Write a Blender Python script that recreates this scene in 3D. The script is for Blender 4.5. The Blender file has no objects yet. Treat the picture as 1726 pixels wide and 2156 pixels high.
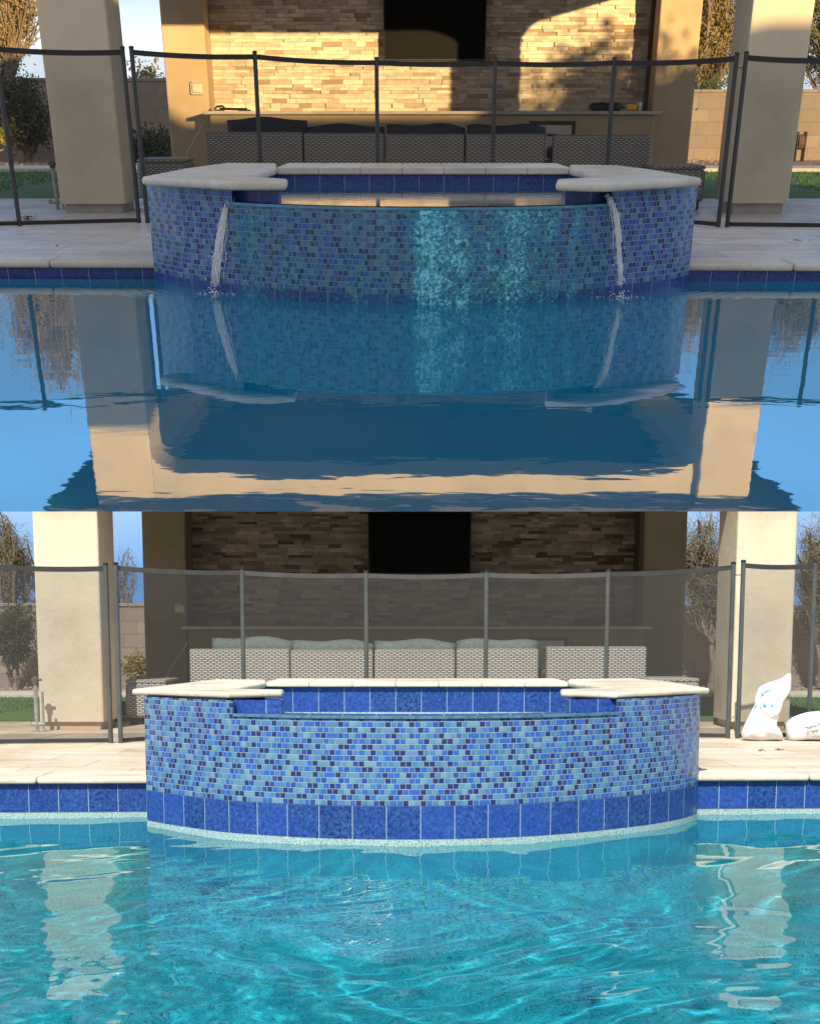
import bpy, math, random
from mathutils import Matrix, Vector, noise
random.seed(7)
R = math.radians
sc = bpy.context.scene

# ------------------------------------------------------------------ camera
# The picture is two photographs of one pool stacked on each other: the noon view
# below, and above its front edge a second, steeper terrace holding the evening view.
FL, CX, PY = 2600.0, 863.0, 1680.0        # focal length and principal point, in 1726-px units
PITCH = math.atan((PY - 1350) / FL)
EYE = 0.70
cd = bpy.data.cameras.new('camera'); cam = bpy.data.objects.new('camera', cd)
sc.collection.objects.link(cam); sc.camera = cam
cd.sensor_fit = 'HORIZONTAL'; cd.sensor_width = 36
cd.lens = FL / 1726 * 36
cd.shift_y = (PY - 1078) / 1726
cd.clip_start = .05; cd.clip_end = 3000
cam.location = (0, 0, EYE); cam.rotation_euler = (R(90) - PITCH, 0, 0)

# ------------------------------------------------------------------ light
SKY_STRENGTH = .10
SUN_EL, SUN_AZ = R(50), R(-14)            # noon sun: behind the camera, a little from the left
EVE_EL, EVE_AZ = R(6.5), R(27)            # evening sun, in the terrace frame: low, from behind right
w = bpy.data.worlds.new('World'); sc.world = w; w.use_nodes = True
wn, wl = w.node_tree.nodes, w.node_tree.links
wn.clear()
bg = wn.new('ShaderNodeBackground'); wo = wn.new('ShaderNodeOutputWorld')
sky = wn.new('ShaderNodeTexSky'); sky.sky_type = 'NISHITA'; sky.sun_disc = False
sky.sun_elevation = SUN_EL; sky.sun_rotation = R(180) + SUN_AZ
sky.air_density = 1.4; sky.dust_density = .3; sky.ozone_density = 2.0
tc = wn.new('ShaderNodeTexCoord'); sp = wn.new('ShaderNodeSeparateXYZ')
cn = wn.new('ShaderNodeTexNoise'); cn.inputs['Scale'].default_value = 2.2; cn.inputs['Detail'].default_value = 6
mp = wn.new('ShaderNodeMapping'); mp.inputs['Scale'].default_value = (1, 1, 3)
r1 = wn.new('ShaderNodeValToRGB'); e = r1.color_ramp.elements
e[0].position = .18; e[0].color = (0, 0, 0, 1); e[1].position = .28; e[1].color = (1, 1, 1, 1)
x = e.new(.40); x.color = (1, 1, 1, 1); x = e.new(.47); x.color = (0, 0, 0, 1)
r2 = wn.new('ShaderNodeValToRGB'); r2.color_ramp.elements[0].position = .3; r2.color_ramp.elements[1].position = .55
mu = wn.new('ShaderNodeMath'); mu.operation = 'MULTIPLY'
mx = wn.new('ShaderNodeMix'); mx.data_type = 'RGBA'
mx.inputs[7].default_value = (6.2, 7.0, 7.6, 1)
wl.new(tc.outputs['Generated'], sp.inputs[0]); wl.new(sp.outputs['Z'], r1.inputs[0])
wl.new(tc.outputs['Generated'], mp.inputs[0]); wl.new(mp.outputs[0], cn.inputs['Vector']); wl.new(cn.outputs[0], r2.inputs[0])
wl.new(r1.outputs[0], mu.inputs[0]); wl.new(r2.outputs[0], mu.inputs[1])
wl.new(mu.outputs[0], mx.inputs[0]); wl.new(sky.outputs[0], mx.inputs[6])
r3 = wn.new('ShaderNodeValToRGB'); r3.color_ramp.elements[0].position = .05; r3.color_ramp.elements[0].color = (1, 1, 1, 1)
r3.color_ramp.elements[1].position = .24; r3.color_ramp.elements[1].color = (0, 0, 0, 1)
m2 = wn.new('ShaderNodeMix'); m2.data_type = 'RGBA'; m2.inputs[7].default_value = (1.1, 2.6, 5.4, 1)   # clear blue low sky
wl.new(sp.outputs['Z'], r3.inputs[0]); wl.new(r3.outputs[0], m2.inputs[0]); wl.new(mx.outputs[2], m2.inputs[6])
r4 = wn.new('ShaderNodeValToRGB'); r4.color_ramp.elements[0].position = .42; r4.color_ramp.elements[0].color = (0, 0, 0, 1)
r4.color_ramp.elements[1].position = .56; r4.color_ramp.elements[1].color = (.85, .85, .85, 1)
q4 = r4.color_ramp.elements.new(.80); q4.color = (0, 0, 0, 1)
m3 = wn.new('ShaderNodeMix'); m3.data_type = 'RGBA'; m3.inputs[7].default_value = (2.3, 6.0, 11.5, 1)   # saturated blue overhead
wl.new(sp.outputs['Z'], r4.inputs[0]); wl.new(r4.outputs[0], m3.inputs[0]); wl.new(m2.outputs[2], m3.inputs[6])
# white added over the unseen southern sky, behind the camera, for neutral fill light
cy = wn.new('ShaderNodeMath'); cy.operation = 'MULTIPLY_ADD'; cy.inputs[1].default_value = -1.0; cy.inputs[2].default_value = .45
r5 = wn.new('ShaderNodeValToRGB'); r5.color_ramp.elements[0].position = .25; r5.color_ramp.elements[1].position = .75
m4 = wn.new('ShaderNodeMix'); m4.data_type = 'RGBA'; m4.inputs[7].default_value = (3.95, 4.0, 4.1, 1)
wl.new(sp.outputs['Y'], cy.inputs[0]); wl.new(cy.outputs[0], r5.inputs[0]); wl.new(r5.outputs[0], m4.inputs[0]); wl.new(m3.outputs[2], m4.inputs[6])
wl.new(m4.outputs[2], bg.inputs[0]); wl.new(bg.outputs[0], wo.inputs[0])
bg.inputs[1].default_value = SKY_STRENGTH

sc.view_settings.view_transform = 'Standard'; sc.view_settings.look = 'None'
sc.view_settings.exposure = .8; sc.view_settings.gamma = 1
sc.cycles.max_bounces = 10; sc.cycles.transparent_max_bounces = 16
sc.cycles.diffuse_bounces = 4; sc.cycles.glossy_bounces = 4; sc.cycles.transmission_bounces = 8
sc.cycles.sample_clamp_indirect = 8
sc.cycles.use_denoising = True

noon = bpy.data.collections.new('noon_place'); sc.collection.children.link(noon)
eve = bpy.data.collections.new('evening_place'); sc.collection.children.link(eve)

class Place:
    def __init__(s, H, h, M, col, tag):
        s.a = math.atan((PY - H) / FL); s.h = h; s.M = M; s.col = col; s.tag = tag
    def ray(s, x, y):
        v = PY - y
        up = v * math.cos(s.a) - FL * math.sin(s.a); fw = FL * math.cos(s.a) + v * math.sin(s.a)
        return (x - CX) / fw, up / fw
    def U(s, x, y, z=0.0):                # point where the ray of a photo pixel meets height z
        rx, rz = s.ray(x, y); t = (z - s.h) / rz
        return Vector((rx * t, t, z))
    def V(s, x, y, Y):                    # ... meets the upright plane at distance Y
        rx, rz = s.ray(x, y)
        return Vector((rx * Y, Y, s.h + rz * Y))
SC = 3.35
tilt = math.atan((PY - 240) / FL) - PITCH
MA = Matrix.Translation((0, 0, EYE)) @ Matrix.Rotation(tilt, 4, 'X') @ Matrix.Scale(SC, 4) @ Matrix.Translation((0, 0, -.72))
A = Place(240, .72, MA, eve, 'A')
B = Place(1350, .70, Matrix.Identity(4), noon, 'B')

def sun(name, energy, colour, el, az, M, col, angle):
    l = bpy.data.lights.new(name, 'SUN'); l.energy = energy; l.color = colour; l.angle = R(angle)
    o = bpy.data.objects.new(name, l); sc.collection.objects.link(o)
    d = Vector((math.sin(az) * math.cos(el), -math.cos(az) * math.cos(el), math.sin(el)))
    d = (M.to_3x3() @ d).normalized()
    o.rotation_euler = d.to_track_quat('Z', 'Y').to_euler()
    o.light_linking.receiver_collection = col
    o.light_linking.blocker_collection = col
    return o
s1 = sun('noon_sun', 4.1, (1, .95, .84), SUN_EL, SUN_AZ, B.M, noon, .53)
s2 = sun('evening_sun', 5.0, (1, .68, .29), EVE_EL, EVE_AZ, A.M, eve, .53)
s1.data.cycles.is_caustics_light = True

# ------------------------------------------------------------------ node helpers
class NT:
    def __init__(s, name):
        s.m = bpy.data.materials.new(name); s.m.use_nodes = True
        s.t = s.m.node_tree; s.n = s.t.nodes; s.l = s.t.links
        s.b = s.n['Principled BSDF']; s.out = s.n['Material Output']
    def set(s, sock, v):
        if hasattr(v, 'is_output'): s.l.new(v, sock)
        elif isinstance(v, (tuple, list)) and len(v) == 3 and sock.type == 'RGBA': sock.default_value = (*v, 1)
        else: sock.default_value = v
    def P(s, **k):
        for a, v in k.items(): s.set(s.b.inputs[a.replace('_', ' ')], v)
        return s
    def math(s, op, a, b=0.0, c=None):
        n = s.n.new('ShaderNodeMath'); n.operation = op
        s.set(n.inputs[0], a); s.set(n.inputs[1], b)
        if c is not None: s.set(n.inputs[2], c)
        return n.outputs[0]
    def coord(s, kind='Object', scale=(1, 1, 1)):
        t = s.n.new('ShaderNodeTexCoord').outputs[kind]
        if tuple(scale) == (1, 1, 1): return t
        m = s.n.new('ShaderNodeMapping'); m.inputs['Scale'].default_value = scale
        s.l.new(t, m.inputs[0]); return m.outputs[0]
    def noise(s, vec, scale=5, detail=4, rough=.5, dist=0, out=0):
        n = s.n.new('ShaderNodeTexNoise'); s.l.new(vec, n.inputs['Vector'])
        n.inputs['Scale'].default_value = scale; n.inputs['Detail'].default_value = detail
        n.inputs['Roughness'].default_value = rough; n.inputs['Distortion'].default_value = dist
        return n.outputs[out]
    def ramp(s, f, stops, const=False):
        n = s.n.new('ShaderNodeValToRGB'); s.l.new(f, n.inputs[0]); e = n.color_ramp.elements
        if const: n.color_ramp.interpolation = 'CONSTANT'
        while len(e) < len(stops): e.new(.5)
        for q, (p, c) in zip(e, stops):
            q.position = p; q.color = (*c, 1) if isinstance(c, (tuple, list)) else (c, c, c, 1)
        return n.outputs[0]
    def mix(s, f, a, b, mode='MIX'):
        n = s.n.new('ShaderNodeMix'); n.data_type = 'RGBA'; n.blend_type = mode
        s.set(n.inputs[0], f); s.set(n.inputs[6], a); s.set(n.inputs[7], b)
        return n.outputs[2]
    def bump(s, h, strength=.3, dist=.01):
        n = s.n.new('ShaderNodeBump'); n.inputs['Strength'].default_value = strength
        n.inputs['Distance'].default_value = dist; s.l.new(h, n.inputs['Height'])
        s.l.new(n.outputs[0], s.b.inputs['Normal']); return n.outputs[0]

def simple(name, col, rough=.6, var=.12, nscale=6, bump=0, metal=0, bs=60):
    t = NT(name); c = t.coord()
    n = t.noise(c, nscale, 5)
    dark = tuple(v * (1 - var) for v in col); lite = tuple(min(1, v * (1 + var)) for v in col)
    t.P(Base_Color=t.ramp(n, [(.3, dark), (.7, lite)]), Roughness=rough, Metallic=metal)
    if bump: t.bump(t.noise(c, bs, 3), bump, .01)
    return t.m

def tile_mat(name, cw, ch, colours, grout, gw, running, rough, mottled=0, irregular=True):
    """glazed tiles laid by UV in metres: one random colour per tile, raised above the grout"""
    t = NT(name)
    uv = t.n.new('ShaderNodeUVMap').outputs[0]
    s_ = t.n.new('ShaderNodeSeparateXYZ'); t.l.new(uv, s_.inputs[0])
    row = t.math('DIVIDE', s_.outputs[1], ch); rowi = t.math('FLOOR', row)
    u = t.math('DIVIDE', s_.outputs[0], cw)
    if running: u = t.math('ADD', u, t.math('MULTIPLY', rowi, running))
    coli = t.math('FLOOR', u)
    cv = t.n.new('ShaderNodeCombineXYZ'); t.l.new(coli, cv.inputs[0]); t.l.new(rowi, cv.inputs[1])
    wnz = t.n.new('ShaderNodeTexWhiteNoise'); wnz.noise_dimensions = '2D'; t.l.new(cv.outputs[0], wnz.inputs['Vector'])
    fu = t.math('FRACT', u); fv = t.math('FRACT', row)
    if running:
        rwn = t.n.new('ShaderNodeTexWhiteNoise'); rwn.noise_dimensions = '1D'; t.set(rwn.inputs['W'], rowi)
        ph = t.math('FLOOR', t.math('MULTIPLY', rwn.outputs[0], 7.99))
        k4 = t.math('MODULO', t.math('ADD', t.math('ADD', coli, ph), 400.0), 4.0)
        is0 = t.math('LESS_THAN', k4, .5); is1 = t.math('COMPARE', k4, 1.0, .4); is2 = t.math('COMPARE', k4, 2.0, .4); is3 = t.math('GREATER_THAN', k4, 2.5)
        is01 = t.math('ADD', is0, is1); wv_ = wnz.outputs[0]
        val = t.math('MULTIPLY', is01, t.math('MULTIPLY_ADD', wv_, .60, .40))
        val = t.math('ADD', val, t.math('MULTIPLY', is2, t.math('MULTIPLY', wv_, .50)))
        val = t.math('ADD', val, t.math('MULTIPLY', is3, t.math('MULTIPLY', wv_, .66)))
    eu = t.math('MULTIPLY', t.math('MINIMUM', fu, t.math('SUBTRACT', 1.0, fu)), cw)
    if running:
        nog = t.math('ADD', t.math('MULTIPLY', is0, t.math('GREATER_THAN', fu, .5)), t.math('MULTIPLY', is1, t.math('LESS_THAN', fu, .5)))
        eu = t.math('ADD', eu, t.math('MULTIPLY', nog, .006))
    ev = t.math('MULTIPLY', t.math('MINIMUM', fv, t.math('SUBTRACT', 1.0, fv)), ch)
    ed = t.math('MINIMUM', eu, ev)
    isg = t.math('LESS_THAN', ed, gw)
    col = t.ramp(val if running else wnz.outputs[0], colours, const=True)
    c3 = t.coord('UV')
    if mottled:
        n1 = t.noise(c3, 55, 8, .78, .6)
        col = t.mix(t.ramp(n1, [(.42, 0.0), (.62, 1.0)]), (.003, .015, .10), (.048, .13, .36))
        n2 = t.noise(c3, 7, 2)
        col = t.mix(t.ramp(n2, [(.35, .45), (.7, 0.0)]), col, (.008, .025, .20))
        col = t.mix(t.math('MULTIPLY', wnz.outputs[0], .35), col, (.03, .09, .42))
    else:
        n1 = t.noise(c3, 260, 3, .6)
        col = t.mix(t.ramp(n1, [(.35, .14), (.65, 0.0)]), col, (.20, .34, .45))
        wv = t.math('MULTIPLY', wnz.outputs[0], .0)
    col = t.mix(isg, col, grout)
    t.P(Base_Color=col, Roughness=t.ramp(isg, [(0, rough), (1, .75)]))
    t.b.inputs['Coat Weight'].default_value = .0; t.b.inputs['Specular IOR Level'].default_value = .34
    h = t.math('MINIMUM', ed, gw * 2.2)
    h = t.math('ADD', t.math('MULTIPLY', h, 1 / (gw * 2.2)), t.math('MULTIPLY', t.noise(c3, 55, 2), .5))
    t.bump(h, .55, .0022)
    return t.m

M = {}
M['mosaic'] = tile_mat('blue_glass_mosaic', .0262, .0250, [(0, (.006, .008, .11)), (.24, (.010, .040, .26)), (.34, (.018, .085, .38)), (.51, (.050, .150, .32)), (.68, (.080, .195, .33)), (.90, (.12, .245, .34))], (.24, .30, .32), .0013, .5, .22)
M['big_tile'] = tile_mat('mottled_blue_tile', .152, .152, [(0, (.02, .06, .3))], (.30, .36, .44), .0017, 0, .3, mottled=1)
def stucco(name, col):
    t = NT(name); c = t.coord()
    n = t.noise(c, 1.6, 6, .6); f = t.noise(c, 90, 3)
    k = t.ramp(n, [(.3, tuple(v * .82 for v in col)), (.5, col), (.72, tuple(min(1, v * 1.08) for v in col))])
    k = t.mix(t.ramp(f, [(.3, .16), (.7, 0.0)]), k, tuple(v * .6 for v in col))
    t.P(Base_Color=k, Roughness=.92)
    t.bump(t.math('ADD', t.noise(c, 120, 4), t.math('MULTIPLY', t.noise(c, 14, 4), 1.6)), .5, .006)
    return t.m
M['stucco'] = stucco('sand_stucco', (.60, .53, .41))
M['stucco2'] = stucco('tan_stucco', (.50, .385, .26)); M['stucco_shade'] = stucco('shade_darkened_stucco', (.27, .225, .165))  # the last is the noon copy, pavilion shade put into its colour
def traver(name, a, b, stripe=(1, 5, 1), joints=True):
    t = NT(name); c = t.coord(scale=stripe)
    n = t.noise(c, 1.8, 8, .62, .8); f = t.noise(t.coord(), 55, 4, .7)
    k = t.ramp(n, [(.28, a), (.72, b)])
    k = t.mix(t.ramp(f, [(.30, .6), (.44, 0.0)]), k, tuple(v * .55 for v in a))
    k = t.mix(t.ramp(t.noise(t.coord(), 7, 5, .7), [(.35, .3), (.6, 0.0)]), k, tuple(v * .72 for v in a))
    if joints:
        br = t.n.new('ShaderNodeTexBrick'); t.l.new(t.coord(), br.inputs['Vector'])
        br.inputs['Color1'].default_value = (1, 1, 1, 1); br.inputs['Color2'].default_value = (.86, .84, .83, 1)
        br.inputs['Mortar'].default_value = (.55, .53, .50, 1); br.inputs['Scale'].default_value = 1
        br.inputs['Mortar Size'].default_value = .005; br.inputs['Brick Width'].default_value = .61; br.inputs['Row Height'].default_value = .405
        k = t.mix(1.0, k, br.outputs[0], 'MULTIPLY')
    t.P(Base_Color=k, Roughness=t.ramp(t.noise(t.coord(), 1.3, 3), [(.4, .35), (.6, .75)]))
    t.bump(f, .25, .003)
    return t.m
M['deckA'] = traver('silver_travertine_paving', (.42, .40, .40), (.66, .63, .63))
M['deckB'] = traver('warm_travertine_paving', (.50, .39, .29), (.72, .62, .49))
M['copA'] = traver('pale_travertine_coping', (.46, .43, .39), (.68, .64, .58), (1, 3, 1), False)
M['copB'] = traver('cream_travertine_coping', (.50, .43, .32), (.74, .66, .52), (1, 3, 1), False)
def block():
    t = NT('grey_block_masonry'); uv = t.n.new('ShaderNodeUVMap').outputs[0]
    br = t.n.new('ShaderNodeTexBrick'); t.l.new(uv, br.inputs['Vector'])
    br.inputs['Color1'].default_value = (.31, .255, .22, 1); br.inputs['Color2'].default_value = (.25, .205, .18, 1)
    br.inputs['Mortar'].default_value = (.22, .18, .15, 1); br.inputs['Scale'].default_value = 1
    br.inputs['Mortar Size'].default_value = .008; br.inputs['Brick Width'].default_value = .40; br.inputs['Row Height'].default_value = .20
    n = t.noise(t.coord(), 3, 5)
    t.P(Base_Color=t.mix(t.ramp(n, [(.3, .35), (.7, 0.0)]), br.outputs[0], (.20, .16, .13)), Roughness=.95)
    t.bump(t.math('SUBTRACT', t.math('MULTIPLY', t.noise(t.coord(), 60, 3), .3), br.outputs['Fac']), .6, .01)
    return t.m
M['block'] = block()
def ledge(f):
    t = NT('stacked_ledgestone' if f > 1 else 'shade_darkened_ledgestone'); g = t.n.new('ShaderNodeNewGeometry').outputs['Random Per Island']
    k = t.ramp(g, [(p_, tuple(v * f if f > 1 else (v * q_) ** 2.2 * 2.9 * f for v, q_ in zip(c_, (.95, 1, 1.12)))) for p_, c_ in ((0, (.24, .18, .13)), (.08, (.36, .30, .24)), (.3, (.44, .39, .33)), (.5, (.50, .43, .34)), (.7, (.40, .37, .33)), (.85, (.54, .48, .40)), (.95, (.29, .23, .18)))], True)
    n = t.noise(t.coord(scale=(1, 1, 4)), 9, 5)
    k = t.mix(t.ramp(n, [(.35, .4), (.65, 0.0)]), k, (.22, .17, .13))
    t.P(Base_Color=k, Roughness=.9); t.bump(t.noise(t.coord(), 45, 5), .8, .014)
    return t.m
M['ledge'] = ledge(1.55); M['ledge_shade'] = ledge(.74)  # one ledgestone, the noon copy darkened and greyed with painted-in shade
def wicker(name, c1, c2):
    t = NT(name); uv = t.n.new('ShaderNodeUVMap').outputs[0]
    s_ = t.n.new('ShaderNodeSeparateXYZ'); t.l.new(uv, s_.inputs[0])
    U_, V_ = s_.outputs[0], s_.outputs[1]
    row = t.math('DIVIDE', V_, .0155); ri = t.math('FLOOR', row)
    u = t.math('ADD', t.math('DIVIDE', U_, .052), t.math('MULTIPLY', ri, .5))
    fu = t.math('FRACT', u); fv = t.math('FRACT', row)
    a = t.math('SINE', t.math('MULTIPLY', fu, math.pi)); b = t.math('SINE', t.math('MULTIPLY', fv, math.pi))
    h = t.math('MULTIPLY', t.math('POWER', a, .6), t.math('POWER', b, .7))
    n = t.noise(t.coord(), 25, 3)
    k = t.ramp(h, [(.12, tuple(v * .12 for v in c1)), (.5, c1), (.95, c2)])
    k = t.mix(t.ramp(n, [(.3, .3), (.7, 0.0)]), k, tuple(v * .6 for v in c1))
    t.P(Base_Color=k, Roughness=.5); t.bump(h, .9, .006)
    return t.m
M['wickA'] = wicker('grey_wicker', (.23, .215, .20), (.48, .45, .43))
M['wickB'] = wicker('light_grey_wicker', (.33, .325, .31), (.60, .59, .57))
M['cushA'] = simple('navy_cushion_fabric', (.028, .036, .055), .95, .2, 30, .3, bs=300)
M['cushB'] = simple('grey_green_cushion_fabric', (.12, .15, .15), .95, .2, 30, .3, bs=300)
M['black'] = simple('black_plastic', (.012, .012, .013), .35, .1)
M['screen'] = simple('dark_screen', (.003, .0025, .002), .5, .1); M['screen'].node_tree.nodes['Principled BSDF'].inputs['Specular IOR Level'].default_value = .12
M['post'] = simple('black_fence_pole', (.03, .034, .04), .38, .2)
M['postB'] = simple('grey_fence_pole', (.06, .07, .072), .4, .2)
M['steel'] = simple('brushed_steel', (.45, .45, .44), .35, .1, metal=.7)
M['plastic'] = simple('beige_plastic', (.50, .46, .38), .5, .1)
M['plastic2'] = simple('pale_cover_plastic', (.60, .55, .45), .3, .1)
M['yellow'] = simple('yellow_rubber', (.80, .45, .04), .5, .1)
M['brass'] = simple('galvanised_pipe', (.32, .30, .27), .45, .3, 30)
M['cord'] = simple('pale_cord', (.55, .50, .42), .7, .1)
M['bag'] = simple('white_woven_plastic', (.63, .63, .62), .5, .10, 8, .3, bs=25)
M['ink'] = simple('teal_print', (.16, .50, .52), .6, .2)
M['ink2'] = simple('grey_print', (.10, .11, .16), .6, .2)
M['bark'] = simple('grey_bark', (.20, .155, .12), .95, .35, 25, .6)
M['roof'] = simple('dark_roof_tile', (.10, .075, .06), .8, .2, 12, .4)
M['slab'] = simple('grey_concrete', (.38, .36, .33), .9, .15, 4, .3)
M['kerb'] = simple('pale_concrete_edging', (.52, .48, .43), .9, .12, 5, .3)
M['wood'] = simple('dark_wood_trim', (.10, .055, .03), .6, .25, 15, .2)
M['debris'] = simple('dry_leaf_litter', (.10, .07, .05), .9, .3, 40)
M['film_edge'] = simple('wet_blue_glass_trim', (.05, .24, .38), .12, .2, 30)
M['film_edgeB'] = simple('grey_blue_tile_trim', (.07, .15, .22), .3, .4, 40)
def gravel():
    t = NT('desert_gravel'); c = t.coord(); v = t.n.new('ShaderNodeTexVoronoi'); t.l.new(c, v.inputs['Vector']); v.inputs['Scale'].default_value = 22
    t.P(Base_Color=t.mix(.35, t.ramp(t.noise(c, 30, 4), [(.3, (.17, .11, .08)), (.7, (.50, .38, .29))]), v.outputs['Color'], 'MULTIPLY'), Roughness=.95)
    t.bump(v.outputs['Distance'], .8, .02); return t.m
M['gravel'] = gravel()
def leafmat(name, cols, trans=.35):
    t = NT(name); g = t.n.new('ShaderNodeNewGeometry').outputs['Random Per Island']
    k = t.ramp(g, [(i / len(cols), c) for i, c in enumerate(cols)], True)
    t.P(Base_Color=k, Roughness=.7)
    tr = t.n.new('ShaderNodeBsdfTranslucent'); t.set(tr.inputs[0], k)
    mxs = t.n.new('ShaderNodeMixShader'); mxs.inputs[0].default_value = trans
    t.l.new(t.b.outputs[0], mxs.inputs[1]); t.l.new(tr.outputs[0], mxs.inputs[2]); t.l.new(mxs.outputs[0], t.out.inputs[0])
    return t.m
M['leaf_dark'] = leafmat('dark_olive_leaves', [(.045, .060, .030), (.065, .080, .040), (.09, .10, .05), (.035, .045, .025)])
M['leaf_gold'] = leafmat('golden_green_leaves', [(.36, .29, .09), (.25, .22, .07), (.44, .35, .13), (.17, .15, .06)])
M['leaf_olive'] = leafmat('olive_gold_leaves', [(.22, .21, .08), (.15, .17, .06), (.28, .25, .11), (.11, .13, .05)])
M['leaf_green'] = leafmat('green_leaves', [(.07, .10, .03), (.10, .13, .04), (.14, .15, .06)])
M['grass'] = leafmat('lawn_grass', [(.05, .14, .025), (.07, .18, .03), (.09, .21, .04), (.045, .12, .025)], .2)
M['lawn'] = simple('lawn_soil', (.045, .12, .024), .95, .3, 20, .5)
def net(name, col, op, streak=False):
    t = NT(name); t.P(Base_Color=col, Roughness=.9)
    tp = t.n.new('ShaderNodeBsdfTransparent'); m = t.n.new('ShaderNodeMixShader')
    n = t.noise(t.coord(), 2.2, 3)
    t.l.new(t.ramp(n, [(.3, op * .93), (.7, op * 1.07)]), m.inputs[0])
    t.l.new(tp.outputs[0], m.inputs[1]); t.l.new(t.b.outputs[0], m.inputs[2]); t.l.new(m.outputs[0], t.out.inputs[0])
    return t.m
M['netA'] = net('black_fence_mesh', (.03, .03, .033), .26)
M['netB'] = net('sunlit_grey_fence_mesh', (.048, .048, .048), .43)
M['strip'] = simple('black_webbing', (.022, .023, .026), .8, .2)
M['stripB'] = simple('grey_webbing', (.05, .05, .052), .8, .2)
def plaster():
    t = NT('pebble_pool_plaster'); c = t.coord(); v = t.n.new('ShaderNodeTexVoronoi'); t.l.new(c, v.inputs['Vector']); v.inputs['Scale'].default_value = 120
    n = t.noise(c, 170, 3, .7)
    k = t.ramp(n, [(.38, (.05, .11, .13)), (.48, (.27, .39, .41)), (.64, (.42, .54, .56))])
    k = t.mix(t.ramp(t.noise(c, 1.3, 4), [(.35, .35), (.65, 0.0)]), k, (.28, .42, .46))
    t.P(Base_Color=k, Roughness=.8); t.bump(n, .5, .004); return t.m
M['plaster'] = plaster()
def water_clear():
    t = NT('clear_teal_water'); t.P(Base_Color=(.050, .63, .77), Roughness=0.0, IOR=1.33, Transmission_Weight=1.0)
    return t.m
M['waterB'] = water_clear()
def water_dark(name, body, refl, bumps, rings=()):
    t = NT(name); c = t.coord()
    t.P(Base_Color=body, Roughness=.6); t.b.inputs['Specular IOR Level'].default_value = 0
    gl = t.n.new('ShaderNodeBsdfGlossy'); gl.inputs['Roughness'].default_value = .015; gl.inputs[0].default_value = (1, 1, 1, 1)
    fr = t.n.new('ShaderNodeFresnel'); fr.inputs[0].default_value = refl
    m = t.n.new('ShaderNodeMixShader')
    h = None
    for sx, sy, s_, amp in bumps:
        q = t.math('MULTIPLY', t.noise(t.coord(scale=(sx, sy, 1)), s_, 2, .5, .4), amp)
        h = q if h is None else t.math('ADD', h, q)
    for q, am in rings:
        vm = t.n.new('ShaderNodeVectorMath'); vm.operation = 'DISTANCE'; t.l.new(t.coord(), vm.inputs[0]); vm.inputs[1].default_value = q
        d_ = vm.outputs['Value']
        wv = t.math('MULTIPLY', t.math('SINE', t.math('MULTIPLY', d_, 95.0)), t.math('POWER', 2.718, t.math('MULTIPLY', d_, -3.2)))
        h = t.math('ADD', h, t.math('MULTIPLY', t.math('MULTIPLY', wv, t.math('ADD', t.noise(t.coord(), 5, 3), .3)), am))
    bn = t.n.new('ShaderNodeBump'); bn.inputs['Strength'].default_value = 1; bn.inputs['Distance'].default_value = 1.0 * SC
    t.l.new(h, bn.inputs['Height'])
    for q in (gl.inputs['Normal'], fr.inputs['Normal']): t.l.new(bn.outputs[0], q)
    t.l.new(fr.outputs[0], m.inputs[0]); t.l.new(t.b.outputs[0], m.inputs[1]); t.l.new(gl.outputs[0], m.inputs[2]); t.l.new(m.outputs[0], t.out.inputs[0])
    return t.m
M['waterA'] = water_dark('dusk_pool_water', (.003, .16, .27), 3.7, [(1, 1.5, 1.5, .0014), (1, 1.6, 4.5, .0003), (1, 2, 9, .00010)], [(A.U(453, 604, -.08), .0011), (A.U(1307, 601, -.08), .0007)])
M['spaA'] = water_dark('spa_water', (.01, .08, .17), 2.2, [(1, 2, 6, .0008), (1, 2, 14, .0003)])
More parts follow.
